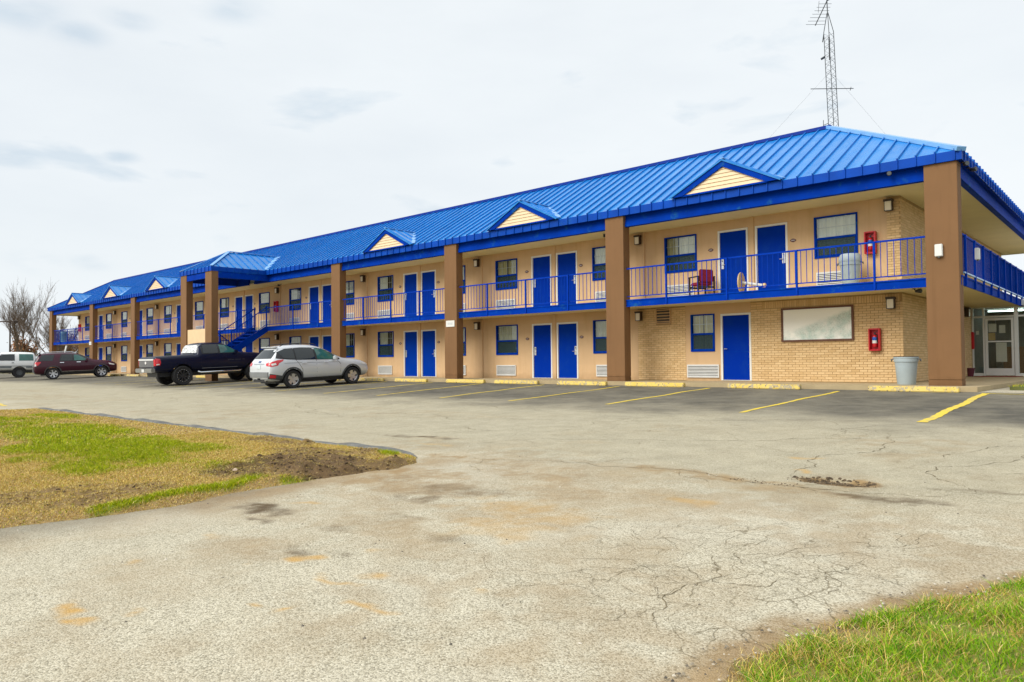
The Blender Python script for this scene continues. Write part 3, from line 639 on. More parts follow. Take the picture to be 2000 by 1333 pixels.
# ---- balcony slab, soffits, beams
mb = MB(); mb.box(-71.2, -.13, .14, WY - .002, 2.46, F2); 
mb.box(-1.70, -.016, 1.6, 10.6, 2.462, F2 - .002, skew=SK); mb.box(-1.7, -.016, 10.6, 17.6, 2.462, F2 - .002, skew=SK)
mb.box(-71.2, -68.31, 1.6, 17, 2.462, F2 - .002)
mb.build('balcony_slab', cream, motel)
def channel(mb, x0, x1, y, z0, z1):
    mb.box(x0, x1, y, y + .012, z0, z1); mb.box(x0, x1, y - .018, y - .001, z1 - .035, z1 + .006); mb.box(x0, x1, y - .014, y - .001, z0 - .004, z0 + .022)
spans = [(XR[i + 1], XR[i] - CW) for i in range(8) if i not in (3, 4)]
spans.insert(3, (-33.1, XR[3] - CW)); spans.insert(4, (XR[5], -34.35))
for a, b in spans:
    mb = MB(); channel(mb, a - .02, b + .02, .125, 2.435, F2); mb.build('balcony_fascia', bluetrim, motel)
mb = MB(); mb.box(-.012, .012, .14, 10.6, 2.435, F2 + .004, skew=SK); mb.box(.012, .03, .14, 10.6, F2 - .03, F2 + .008, skew=SK); mb.box(-.012, .03, 10.6, 17.6, 2.435, F2 + .004, skew=SK)
mb.build('balcony_fascia', bluetrim, motel)
mb = MB(); mb.box(-71.3, -71.27, .14, 17, 2.435, F2); mb.build('balcony_fascia', bluetrim, motel)
mb = MB()
mb.box(-70.9, -.16, .2, WY - .003, 5.095, 5.14); mb.box(-1.74, -.12, 1.6, 18.2, 5.097, 5.142, skew=SK); mb.box(-70.9, -68.31, 1.6, 17, 5.097, 5.142); mb.box(-40, -1.74, 17.42, 18.2, 5.0971, 5.1421)
mb.build('soffit', cream, motel)
mb = MB()
for a, b in zip([x for x in XR[1:]], [x - CW for x in XR]):
    mb.box(a - .01, b + .01, .14, .26, 5.07, 5.43); mb.box(a - .01, b + .01, .10, .139, 5.075, 5.16); mb.box(a - .01, b + .01, .118, .139, 5.16, 5.24)
mb.box(-.16, -.03, .36, 18.2, 5.07, 5.43, skew=SK); mb.box(-.0295, .0, .36, 18.2, 5.075, 5.18, skew=SK); mb.box(-70.8, -70.7, .36, 17, 5.07, 5.43)
mb.box(-70.9, .1, -.05, .30, 5.425, 5.44); mb.box(-.2, .1, .3, 18.2, 5.425, 5.44, skew=SK)
mb.build('roof_beam', bluetrim, motel)
# ---- roof
EY, EZ, SL, TY, TZ = -.06, 5.66, .6, 3.93, 8.054
HX, HR, LX, LR = .12, -4.46, -70.92, -66.4
def hipy(x):
    t = 1.0
    if x > HR: t = (HX - x) / (HX - HR)
    if x < LR: t = min(t, (x - LX) / (LR - LX))
    return EY + (TY - EY) * max(0, min(1, t))
zr = lambda y: EZ + SL * (y - EY)
def panel(mb, x0, x1, rib=True, seamw=.028, ribh=.048):
    ya, yb = hipy(x0), hipy(x1)
    pts = [(x0, EY, EZ), (x1, EY, EZ), (x1, yb, zr(yb))]
    if ya < TY - .001 and yb < TY - .001: pass
    elif ya < TY and yb >= TY: pass
    pts.append((x0, ya, zr(ya)))
    xm = HR if x0 < HR < x1 else (LR if x0 < LR < x1 else None)
    if xm: pts.insert(3, (xm, TY, TZ))
    P = []
    for p in pts:
        if not P or (Vector(p) - Vector(P[-1])).length > 1e-4: P.append(p)
    if len(P) > 2: mb.poly(P)
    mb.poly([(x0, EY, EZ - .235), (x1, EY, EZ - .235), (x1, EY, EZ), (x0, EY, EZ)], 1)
    if rib:
        n = Vector((0, -SL, 1)).normalized(); x = x0; y = max(hipy(x), EY + .02)
        p, q = Vector((x, EY - .01, EZ)), Vector((x, y, zr(y)))
        mb.bar(p + n * ribh / 2, q + n * ribh / 2, seamw, ribh, 0, n)
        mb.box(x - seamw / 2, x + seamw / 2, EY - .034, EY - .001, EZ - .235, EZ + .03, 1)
PX = .4265; k = 0; x = HX - .0; 
x1 = HX
edges = [HX, -.028]
while edges[-1] - PX > LX: edges.append(edges[-1] - PX)
edges.append(LX)
rest = MB()
for a, b in zip(edges[1:], edges):
    if a > -34:
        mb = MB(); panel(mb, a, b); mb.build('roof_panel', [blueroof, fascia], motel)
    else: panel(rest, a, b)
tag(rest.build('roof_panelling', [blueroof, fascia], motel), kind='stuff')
mb = MB()   # hip ends, back slope and flat deck
RB = 18.1; rx = lambda x, y: x + SK * y
P0, P1 = (HX, EY, EZ), (rx(HX, RB), RB, EZ); Q0, Q1 = (HR, TY, TZ), (rx(HR, RB - 4), RB - 4, TZ)
mb.poly([P0, P1, Q1, Q0]); L0, L1, LQ0, LQ1 = (LX, EY, EZ), (LX, RB, EZ), (LR, TY, TZ), (LR, RB - 4, TZ)
mb.poly([L1, L0, LQ0, LQ1]); mb.poly([P1, L1, LQ1, Q1]); mb.poly([Q0, Q1, LQ1, LQ0])
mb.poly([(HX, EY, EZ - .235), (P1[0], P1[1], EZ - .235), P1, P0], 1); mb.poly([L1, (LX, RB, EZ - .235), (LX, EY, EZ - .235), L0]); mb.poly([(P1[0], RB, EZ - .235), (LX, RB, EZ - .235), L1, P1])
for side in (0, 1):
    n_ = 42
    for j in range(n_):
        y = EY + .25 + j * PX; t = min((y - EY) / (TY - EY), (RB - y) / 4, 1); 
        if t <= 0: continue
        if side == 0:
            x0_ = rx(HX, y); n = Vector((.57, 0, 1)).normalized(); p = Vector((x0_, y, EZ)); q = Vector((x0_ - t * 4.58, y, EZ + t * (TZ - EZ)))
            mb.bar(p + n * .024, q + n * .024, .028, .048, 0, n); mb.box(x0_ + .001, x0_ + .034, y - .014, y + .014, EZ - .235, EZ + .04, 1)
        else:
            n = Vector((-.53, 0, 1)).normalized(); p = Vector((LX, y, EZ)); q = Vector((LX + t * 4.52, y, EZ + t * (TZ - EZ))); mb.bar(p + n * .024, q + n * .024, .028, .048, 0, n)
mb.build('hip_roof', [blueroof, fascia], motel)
mb = MB(); mb.bar((LR - .1, TY + .02, TZ), (HR + .1, TY + .02, TZ), .30, .11); mb.build('ridge_cap', bluecap, motel)
for p, q in (((HX, EY, EZ + .012), (HR, TY, TZ + .02)), ((LX, EY, EZ + .012), (LR, TY, TZ + .02))):
    mb = MB(); mb.bar(p, q, .24, .10); mb.build('hip_cap', flash if p[0] > -10 else bluecap, motel)
# ---- gables
for gx in (-6.05, -14.15, -22.2, -47.3, -55.65, -64.2):
    hw, zb, za, yf = 1.72, 5.685, 6.55, -.13; yb = (za - EZ) / SL + EY; s_ = (za - zb) / hw
    q = MB(); t = .17
    tw = t / math.cos(math.atan(s_))
    for sg in (-1, 1):
        a = [(gx, za), (gx + sg * hw, zb), (gx + sg * (hw - .0), zb - .0), (gx + sg * (hw - tw / s_), zb), (gx, za - tw)]
        a = [a[0], a[1], a[3], a[4]]
        if sg > 0: a = a[::-1]
        q.prism(a, yf - .03, yf + .06)
    q.box(gx - hw + .34, gx + hw - .34, yf - .012, yf + .05, zb - .02, zb + .03)
    gab = q.build('gable', bluetrim, motel, fix=True)
    zz = zb + .032; ia = za - tw + .02
    while zz < ia - .03:
        z2 = min(zz + .115, ia - .004); w0 = (ia - zz) / s_; w1 = max((ia - z2) / s_, .001)
        q = MB(); q.poly([(gx - w0, yf + .010, zz), (gx + w0, yf + .010, zz), (gx + w1, yf + .034, z2), (gx - w1, yf + .034, z2)]); q.poly([(gx - w0, yf + .05, zz), (gx + w0, yf + .05, zz), (gx + w0, yf + .010, zz), (gx - w0, yf + .010, zz)])
        q.build('siding_board', siding, gab); zz += .115
    for sg in (-1, 1):
        q = MB(); e = .03; zt = za + .03
        A, B_, C_ = Vector((gx, yf - .06, zt)), Vector((gx + sg * (hw + .05), yf - .06, zb + .012)), Vector((gx, yb + .1, zt)); V0 = Vector((gx + sg * (hw + .05), EY + .02, zb + .012))
        tri = [A, B_, V0, C_] if sg < 0 else [A, C_, V0, B_]
        q.poly(tri); q.poly([A, A - Vector((0, 0, .05)), B_ - Vector((0, 0, .05)), B_] if sg > 0 else [A, B_, B_ - Vector((0, 0, .05)), A - Vector((0, 0, .05))])
        nrm = Vector((sg * s_, 0, 1)).normalized()
        for kk in range(3):
            y = yf + .05 + kk * .43; fr = 1 - max(0, (y - EY)) / (yb + .1 - EY)
            p = Vector((gx, y, zt)); r_ = p + (B_ - A) * max(0, min(1, fr)); q.bar(p + nrm * .02, r_ + nrm * .02, .026, .04, 0, nrm)
        q.build('gable_roof', blueroof, gab)
        q = MB(); q.bar(V0 + Vector((0, 0, .045)), C_ + Vector((0, 0, .02)), .16, .02, 0, (nrm + Vector((0, -.5, 1)))); q.build('valley_flashing', flash, gab)
    q = MB(); q.bar((gx, yf - .06, za + .05), (gx, yb + .1, za + .05), .12, .03); q.build('gable_ridge_cap', flash, gab)
# ---- entrance canopy over the stairs
cxm = (CANX0 + CANX1) / 2; chw = (CANX1 - CANX0) / 2; cf = CYE - .03; pk = cf + chw; pz = EZ + chw * SL - .04; cbk = (pz - EZ) / SL + EY
q = MB()
def cslope(u0, u1, side):
    """panel strip on a side slope between y=u0..u1"""
    x = CANX1 if side > 0 else CANX0
    def top(y):
        if y < pk: t = (y - cf) / (pk - cf)
        elif y > EY: t = 1.0
        else: t = 1.0
        return t
    lo = lambda y: max(0, (y - EY) / (cbk - EY)) if y > EY else 0
    P = []
    for y, t in ((u0, lo(u0)), (u1, lo(u1)), (u1, top(u1)), (u0, top(u0))):
        P.append((x + (cxm - x) * t, y, EZ + (pz - EZ) * t))
    if u0 < pk < u1: P.insert(3, (cxm, pk, pz))
    return P if side > 0 else P[::-1]
can = MB(); can.box(CANX0 + .02, CANX1 - .02, cf + .02, EY, EZ - .22, EZ - .2)
for d in ((CANX0 + .03, CANX0 + .15), (CANX1 - .15, CANX1 - .03)): can.box(d[0], d[1], cf + .05, .1, 5.1, EZ - .225)
can.box(CANX0 + .15, CANX1 - .15, cf + .05, cf + .17, 5.1, EZ - .225)
canopy = can.build('canopy', bluetrim, motel)
for side in (1, -1):
    y = cf
    while y < cbk - .05:
        y1 = min(y + PX, cbk); q = MB(); q.poly(cslope(y, y1, side)); x = CANX1 if side > 0 else CANX0
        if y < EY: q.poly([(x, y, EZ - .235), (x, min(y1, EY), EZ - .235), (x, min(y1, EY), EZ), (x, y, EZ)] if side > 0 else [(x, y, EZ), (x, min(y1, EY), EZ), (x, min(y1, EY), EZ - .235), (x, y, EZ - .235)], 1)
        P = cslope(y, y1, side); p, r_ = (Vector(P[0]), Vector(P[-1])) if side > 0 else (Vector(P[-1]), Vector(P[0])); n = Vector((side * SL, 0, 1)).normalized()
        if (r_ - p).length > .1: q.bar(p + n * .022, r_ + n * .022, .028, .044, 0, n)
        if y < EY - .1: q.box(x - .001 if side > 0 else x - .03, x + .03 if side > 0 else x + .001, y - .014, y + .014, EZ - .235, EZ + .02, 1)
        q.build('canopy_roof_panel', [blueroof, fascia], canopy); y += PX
x = CANX0
while x < CANX1 - .02:
    x1 = min(x + PX, CANX1); tt = lambda v: min((v - CANX0), (CANX1 - v)) / chw
    P = [(x, cf, EZ), (x1, cf, EZ), (x1, cf + tt(x1) * chw, EZ + tt(x1) * (pz - EZ))]
    if x < cxm < x1: P.append((cxm, pk, pz))
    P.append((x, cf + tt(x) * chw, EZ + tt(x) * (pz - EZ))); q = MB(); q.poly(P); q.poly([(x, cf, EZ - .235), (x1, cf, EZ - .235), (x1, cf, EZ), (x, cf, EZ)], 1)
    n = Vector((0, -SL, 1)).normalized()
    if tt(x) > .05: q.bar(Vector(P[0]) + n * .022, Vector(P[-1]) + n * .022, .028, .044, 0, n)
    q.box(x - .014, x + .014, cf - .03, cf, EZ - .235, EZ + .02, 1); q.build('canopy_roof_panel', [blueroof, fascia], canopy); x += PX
for p, r_ in (((CANX1, cf, EZ + .03), (cxm, pk, pz + .04)), ((CANX0, cf, EZ + .03), (cxm, pk, pz + .04)), ((cxm, pk, pz + .04), (cxm, cbk, pz + .04))):
    q = MB(); q.bar(p, r_, .16, .03); q.build('canopy_ridge_cap', flash, canopy)
for sg in (-1, 1):
    x = CANX1 if sg > 0 else CANX0
    q = MB(); q.bar((x, EY, EZ + .05), (cxm, cbk, pz + .05), .26, .02, 0, (sg * .3, -.3, 1)); q.build('valley_flashing', flash, canopy)
q = MB(); q.box(CANX1 - 1.9, CANX1 - 1.5, -1.7, -1.3, EZ - .34, EZ - .225); q.build('canopy_light', offwhite, canopy, bevel=.02)
# ---- railings
bal0 = None; nbal = 0
RY = .17
post0 = None
for si, (a, b) in enumerate(spans):
    q = MB(); q.box(a, b, RY - .022, RY + .022, 3.665, 3.71); q.box(a, b, RY - .012, RY + .012, 2.755, 2.785); ra = q.build('railing', bluesteel, motel)
    n = max(1, round((b - a) / 2.05)); post = []
    if si == 0: post = [-8.165, -6.1, -4.0, -1.96]
    elif si == 1: post = [-16.15, -14.14, -12.14]
    elif si == 2: post = [-24.24, -22.2, -20.23]
    else: post = [a + (b - a) * k / n for k in range(1, n)]
    if si == 3: post = [-33.06, -30.37, -27.98]
    if si == 4: post = [-34.38, -36.4, -38.5, -40.6]
    for x in post:
        if post0 is None: qq = MB(); qq.box(-.025, .025, -.025, .025, -.22, 1.04); post0 = qq.build('railing_post', bluesteel, ra); o = post0
        else: o = inst('railing_post', post0, ra)
        o.location = (x, RY - .055, 2.66)
    m = int((b - a) / .16); many = MB()
    for k in range(m):
        x = b - .13 - k * .16
        if x < a + .04: break
        if any(abs(x - p) < .04 for p in post): continue
        if si < 3 and nbal < 300:
            if bal0 is None: qq = MB(); qq.box(-.0075, .0075, -.0075, .0075, 0, .885); bal0 = qq.build('baluster', bluesteel, ra); o = bal0
            else: o = inst('baluster', bal0, ra)
            o.location = (x, RY, 2.782); nbal += 1
        else: many.box(x - .0075, x + .0075, RY - .0075, RY + .0075, 2.782, 3.667)
    if many.v: tag(many.build('balusters', bluesteel, ra), kind='stuff')
q = MB(); X0 = .0
def sk_(x, y): return (x + SK * y, y)
q.box(-.022, .022, .37, 17.5, 3.665, 3.71, 0, SK); q.box(-.012, .05, .37, 17.5, 2.735, 2.77, 1, SK)
ra = q.build('railing', [bluesteel, flash], motel); many = MB()
y = .5; k = 0
while y < 17.4:
    many.box(-.0075 - .0, .0075, y - .0075, y + .0075, 2.75, 3.667, 0, SK); y += .125
tag(many.build('balusters', bluesteel, ra), kind='stuff')
y = .61
while y < 17.4:
    qq = MB(); xx = SK * y; qq.box(xx - .025 + .035, xx + .025 + .035, y - .025, y + .025, 2.44, 3.70); qq.build('railing_post', bluesteel, ra); y += 1.27
q = MB(); q.box(-71.32, -71.28, .2, 17, 3.665, 3.71); ra = q.build('railing', bluesteel, motel); many = MB()
y = .3
while y < 17: many.box(-71.31, -71.29, y - .0075, y + .0075, F2, 3.667); y += .16
tag(many.build('balusters', bluesteel, ra), kind='stuff')
# ---- staircase: upper flight, landing, lower flight
q = MB(); LZ = 1.31; LYf, LYb = -2.9, -1.85; sx0, sx1 = -34.35, -33.1
n1 = 7
for xx in (sx0 - .03, sx1 + .0): q.bar((xx, .13, F2 - .12), (xx, LYb, LZ - .06), .05, .30, 0, (0, 0, 1))
q.box(-36.2, sx1 + .03, LYf, LYb, LZ - .2, LZ)
for xx in (-35.85, -34.62): q.bar((xx, LYb, LZ - .12), (xx, .0, .0), .05, .28)
st = q.build('staircase', bluetrim, motel); tr0 = None
for k in range(1, n1):
    t = k / n1; o_y, o_z = .13 + (LYb - .13) * t, F2 + (LZ - F2) * t
    if tr0 is None: qq = MB(); qq.box(sx0, sx1, -.15, .13, -.045, 0); tr0 = qq.build('stair_tread', bluetrim, st); o = tr0
    else: o = inst('stair_tread', tr0, st)
    o.location = (0, o_y, o_z)
for k in range(1, 7):
    t = k / 7; o = inst('stair_tread', tr0, st); o.location = (-1.49, LYb + (0 - LYb) * t, LZ * (1 - t))
for xx in (sx0 - .03, sx1 + .0):
    qq = MB(); hgt = 1.05
    qq.bar((xx, .13, F2 + hgt), (xx, LYb, LZ + hgt), .04, .045); qq.bar((xx, .13, F2 + .12), (xx, LYb, LZ + .12), .03, .03); qq.box(xx - .03, xx + .03, .10, .16, F2 - .2, F2 + 1.12); qq.box(xx - .025, xx + .025, LYb - .03, LYb + .03, LZ - .1, LZ + hgt)
    for k in range(1, 13): t = k / 13; y_, z_ = .13 + (LYb - .13) * t, F2 + (LZ - F2) * t; qq.box(xx - .008, xx + .008, y_ - .008, y_ + .008, z_ + .12, z_ + hgt)
    qq.build('stair_rail', bluesteel, st)
for xx in (-35.85, -34.62):
    qq = MB(); qq.bar((xx, LYb, LZ + 1.0), (xx, .0, 1.0), .04, .045)
    for k in range(0, 13): t = k / 12; qq.box(xx - .008, xx + .008, LYb * (1 - t) - .008, LYb * (1 - t) + .008, LZ * (1 - t), LZ * (1 - t) + 1.0)
    qq.build('stair_rail', bluesteel, st)
qq = MB(); qq.box(-36.2, sx0 - .05, LYb - .03, LYb + .02, LZ + 1.02, LZ + 1.1); qq.box(-36.2, sx0 - .05, LYb - .02, LYb + .01, LZ + .86, LZ + .92)
k = -36.15
while k < sx0 - .1: qq.box(k - .012, k + .012, LYb - .015, LYb + .005, LZ, LZ + 1.02); k += .15
qq.build('landing_rail', bluesteel, st)
qq = MB(); qq.box(-35.76, -33.57, CYE + .06, CYE + .16, .75, 2.5); qq.build('landing_panel', M('peach_panel', (.78, .56, .33), .8, var=.06, vs=2), st)
# ---- lobby front
al = M('aluminium_frame', (.80, .81, .78), .4, metal=.0, var=.04)
q = MB(); LY = 10.8
x0, x1, x2, x3 = -2.06, -1.71, -.70, 3.0
for x in (x0, x1): q.box(x, x + .055, LY, LY + .1, 0, 2.46)
q.box(x2 - .06, x2 + .06, LY, LY + .1, 0, 2.46)
for a, b, c, d in ((x0 + .055, x1, 2.08, 2.14), (x1 + .055, x2 - .06, 2.08, 2.14), (x2 + .06, x3, 2.08, 2.14), (x0 + .055, x1, 0, .1), (x2 + .06, x3, 0, .1), (x0 + .055, x1, 2.42, 2.46), (x1 + .055, x2 - .06, 2.42, 2.46), (x2 + .06, x3, 2.42, 2.46)): q.box(a, b, LY + .01, LY + .09, c, d)
sf = q.build('storefront', al, motel)
for a, b, c, d in ((x0 + .055, x1, .1, 2.08), (x0 + .055, x1, 2.14, 2.42), (x1 + .055, x2 - .06, 2.14, 2.42), (x2 + .06, x3, .1, 2.08), (x2 + .06, x3, 2.14, 2.42)):
    q = MB(); q.box(a, b, LY + .04, LY + .048, c, d); q.build('glass_pane', glass, sf)
dx0, dx1 = x1 + .07, x2 - .075
q = MB(); q.box(dx0, dx0 + .075, LY + .012, LY + .06, .02, 2.06); q.box(dx1 - .075, dx1, LY + .012, LY + .06, .02, 2.06); q.box(dx0 + .075, dx1 - .075, LY + .012, LY + .06, .02, .27); q.box(dx0 + .075, dx1 - .075, LY + .012, LY + .06, 1.98, 2.06); q.box(dx0 + .075, dx1 - .075, LY + .0, LY + .03, 1.2, 1.245)
q.build('lobby_door', al, sf)
q = MB(); q.box(dx0 + .075, dx1 - .075, LY + .035, LY + .042, .27, 1.98); q.build('glass_pane', glass, sf)
paper = M('paper_notice', (.72, .70, .62), .8, var=.06); card = M('cardboard_notice', (.55, .40, .18), .8, var=.1)
for a, b, c, d, mt in ((-1.54, -1.30, 1.56, 1.86, paper), (-1.55, -1.34, 1.27, 1.53, card), (-1.22, -1.03, 1.52, 1.80, paper), (-1.33, -1.0, .50, 1.18, paper), (-1.93, -1.84, 1.48, 1.62, paper)):
    q = MB(); q.box(a, b, LY + .05, LY + .054, c, d); q.build('notice', mt, sf)
q = MB(); q.poly([(x0, LY + 4, 0), (6, LY + 4, 0), (6, LY + 4, 2.46), (x0, LY + 4, 2.46)]); q.poly([(x0, LY + .1, 2.45), (x0, LY + 4, 2.45), (6, LY + 4, 2.45), (6, LY + .1, 2.45)], 1); q.poly([(x0 - .001, LY + .1, 0), (x0 - .001, LY + 4, 0), (x0 - .001, LY + 4, 2.46), (x0 - .001, LY + .1, 2.46)]); q.box(-1.5, 1.5, LY + 2.2, LY + 2.9, 0, 1.05, 2); q.box(x3, x3 + .2, LY, LY + 6, 0, 2.6, 3); q.box(-.6, x3 + .4, LY - .15, 17.5, 2.466, F2 - .004, 1)
q.build('lobby_interior', [M('lobby_wall', (.22, .24, .23), .9), M('lobby_ceiling', (.7, .7, .66), .9), M('lobby_counter', (.18, .09, .04), .6), tan], sf)
em = NB('fluorescent_tube'); em.b.inputs['Emission Color'].default_value = (.8, 1, .92, 1); em.b.inputs['Emission Strength'].default_value = 1.6
q = MB()
for x in (-1.85, -1.2): q.box(x, x + 1.1, LY + 1.6 + x * .0, LY + 1.68, 2.36, 2.41)
q.build('ceiling_tube_light', em.m, sf)

# ------------------------------------------------------------------ small things on and around the motel
blue_ext = M('extinguisher_blue', (.02, .10, .45), .3)
redx = M('extinguisher_red', (.5, .01, .015), .3)
def extinguisher(loc, label, rot=0, closed=False):
    t = tag(empty('fire_extinguisher_cabinet', loc, (0, 0, rot)), label, 'extinguisher cabinet', 'red fire extinguisher cabinets on the motel walls')
    w, h, d = .148, .31, .17
    if closed:
        q = MB(); q.box(-w, w, -d, 0, -h, h); q.build('cabinet', red, t, bevel=.02)
        c = bpy.data.curves.new('lettering', 'FONT'); c.body = 'FIRE'; c.size = .13; c.extrude = .001; c.align_x = 'CENTER'; c.align_y = 'CENTER'
        o = bpy.data.objects.new('lettering', c); me = bpy.data.meshes.new_from_object(o); bpy.data.objects.remove(o)
        me.materials.append(white); o = bpy.data.objects.new('lettering', me); COL.objects.link(o); o.parent = t; o.location = (w + .003, -.085, 0); o.rotation_euler = (rad(90), rad(90), rad(90))
        o.location = (0, -d - .003, 0); o.rotation_euler = (rad(90), rad(-90), 0)
        return t
    q = MB(); q.box(-w, w, -.02, 0, -h, h); q.box(-w, -w + .035, -d, -.02, -h, h); q.box(w - .035, w, -d, -.02, -h, h); q.box(-w + .035, w - .035, -d, -.02, h - .04, h); q.box(-w + .035, w - .035, -d, -.02, -h, -h + .04); q.build('cabinet', red, t, bevel=.012)
    q = MB(); q.lathe([(.0, -.2), (.062, -.2), (.065, -.18), (.065, .08), (.045, .125), (.02, .14), (.0, .14)], (0, -.09, 0), n=16); e = q.build('extinguisher', redx, t, smooth=True)
    q = MB(); q.lathe([(.066, -.10), (.0665, -.02)], (0, -.09, 0), n=16); q.build('extinguisher_label', white, e, smooth=True)
    q = MB(); q.lathe([(.0665, -.02), (.067, .07)], (0, -.09, 0), n=16); q.build('extinguisher_band', blue_ext, e, smooth=True)
    q = MB(); q.box(-.018, .018, -.115, -.065, .14, .18); q.bar((-.01, -.1, .18), (.06, -.14, .21), .02, .012); q.tube([(0.02, -.1, .16), (.075, -.13, .12), (.075, -.13, -.08)], .011, 6); q.build('extinguisher_head', black, e)
    return t
extinguisher((-2.43, WY, 1.19), 'red open extinguisher cabinet on the tan brick beside the white map board')
extinguisher((-2.49, WY, 3.88), 'red open extinguisher cabinet on the upper floor wall above the grey bin')
extinguisher((-34.55, WY, 3.9), 'red extinguisher cabinet on the upper wall beside the blue stairs')
extinguisher((-67.75, WY, 3.9), 'red extinguisher cabinet at the far left end of the upper balcony')
extinguisher((-2.12, LY - .0, 1.27), 'closed red cabinet lettered on its front beside the lobby glass door', 0, True)
# map board
t = tag(empty('map_board', (-4.05, WY, 1.69)), 'white faded map in a brown wooden frame on the brick wall', 'map board')
q = MB(); w, h, f = 1.045, .505, .055
q.box(-w, w, -.05, -.002, h - f, h); q.box(-w, w, -.05, -.002, -h, -h + f); q.box(-w, -w + f, -.05, -.002, -h + f, h - f); q.box(w - f, w, -.05, -.002, -h + f, h - f); q.build('frame', wood, t)
k = NB('faded_map_print'); at = k.n('ShaderNodeTexCoord').outputs['Object']; sp = k.n('ShaderNodeSeparateXYZ'); k.l(at, sp.inputs[0])
wv = k.n('ShaderNodeTexVoronoi', feature='DISTANCE_TO_EDGE'); wv.inputs['Scale'].default_value = 9; 
nn = k.n('ShaderNodeTexNoise'); nn.inputs['Scale'].default_value = 5; nn.inputs['Detail'].default_value = 6; k.l(at, nn.inputs['Vector']); ad = k.n('ShaderNodeVectorMath', operation='ADD'); k.l(at, ad.inputs[0]); k.l(nn.outputs['Color'], ad.inputs[1]); k.l(ad.outputs[0], wv.inputs['Vector'])
state = k.math('ADD', k.math('SUBTRACT', k.math('MULTIPLY', sp.outputs[0], .33), sp.outputs[2]), k.math('MULTIPLY', k.noise(3, 4, at), .25))
mask = k.math('MULTIPLY', k.ramp(state, [(.0, (0, 0, 0)), (.12, (1, 1, 1))]), k.ramp(k.noise(2.2, 3, at), [(.35, (0, 0, 0)), (.6, (1, 1, 1))]))
col = k.mix(k.math('MULTIPLY', mask, .95), (.95, .95, .88), k.mix(k.noise(6, 4, at), (.40, .62, .55), (.84, .82, .76)))
col = k.mix(k.math('MULTIPLY', k.math('MULTIPLY', k.ramp(wv.outputs['Distance'], [(0, (1, 1, 1)), (.06, (0, 0, 0))]), mask), .8), col, (.25, .28, .24))
k.l(col, k.b.inputs['Base Color']); k.b.inputs['Roughness'].default_value = .6
q = MB(); q.box(-w + f, w - f, -.03, -.004, -h + f, h - f); q.build('map_sheet', k.m, t)
# bins
def bin_(name, loc, label, s=1., lid=False, mt=greybin):
    t = tag(empty(name, loc), label, 'rubbish bin', 'round plastic bins at the motel')
    q = MB(); n = 28
    q.lathe([(.0, .0), (.205 * s, .0), (.215 * s, .02), (.262 * s, .58 * s), (.285 * s, .585 * s), (.29 * s, .69 * s), (.275 * s, .69 * s), (.27 * s, .60 * s), (.20 * s, .03), (0, .03)], n=n); q.build('bin_body', mt, t, smooth=True)
    q = MB(); q.lathe([(.283 * s, .675 * s), (.298 * s, .68 * s), (.298 * s, .705 * s), (.283 * s, .708 * s), (.283 * s, .675 * s)], n=n); q.build('bin_rim', mt, t, smooth=True)
    for sg in (-1, 1):
        q = MB(); q.tube([(sg * .285 * s, -.06, .66 * s), (sg * .335 * s, -.055, .65 * s), (sg * .35 * s, 0, .60 * s), (sg * .335 * s, .055, .65 * s), (sg * .285 * s, .06, .66 * s)], .012, 6); q.build('bin_handle', M('bin_handle', (.10, .12, .14), .5) if 'bin_handle' not in bpy.data.materials else bpy.data.materials['bin_handle'], t)
    q = MB(); q.lathe([(.279 * s, .66 * s), (.279 * s, .72 * s), (.285 * s, .72 * s), (.285 * s, .65 * s)], n=n); q.build('bin_liner', black, t, smooth=True)
    if lid:
        q = MB(); q.lathe([(.30 * s, .70 * s), (.305 * s, .74 * s), (.27 * s, .86 * s), (.24 * s, .90 * s), (0, .91 * s)], n=n); q.build('bin_lid', mt, t, smooth=True)
    return t
bin_('rubbish_bin', (-1.38, .55, -.003), 'pale grey open bin with dark rim on the walkway by the corner column')
bin_('rubbish_bin', (-2.85, .95, F2 + .002), 'grey lidded bin on the balcony under the big window', .98, True)
bin_('rubbish_bin', (-69.6, .8, F2 + .002), 'blue grey lidded bin at the far left end of the balcony', 1.05, True, M('bluegrey_bin_plastic', (.12, .27, .36), .5))
# chair
t = tag(empty('armchair', (-7.48, 1.12, F2 + .002), (0, 0, rad(-118))), 'dark red upholstered armchair on the balcony between a window and a door', 'armchair')
crim = M('crimson_upholstery', (.26, .008, .03), .75, var=.12, vs=8)
q = MB(); q.box(-.25, .25, -.27, .25, .36, .47); q.build('seat', crim, t, bevel=.03, smooth=True)
q = MB(); q.prism([(-.25, .45), (.25, .45), (.25, .86), (-.25, .86)], .2, .29); q.build('backrest', crim, t, bevel=.03, smooth=True)
for sx_ in (-1, 1):
    for y in (-.25, .25):
        q = MB(); q.box(sx_ * .29 - .022, sx_ * .29 + .022, y - .022, y + .022, 0, .62); q.build('leg', darkbrown, t, bevel=.004)
    q = MB(); q.box(sx_ * .29 - .03, sx_ * .29 + .03, -.30, .28, .62, .655); q.build('armrest', darkbrown, t, bevel=.008)
q = MB(); q.box(-.27, .27, -.25, -.22, .28, .34); q.box(-.27, .27, .22, .25, .28, .34); q.build('seat_rail', darkbrown, t)
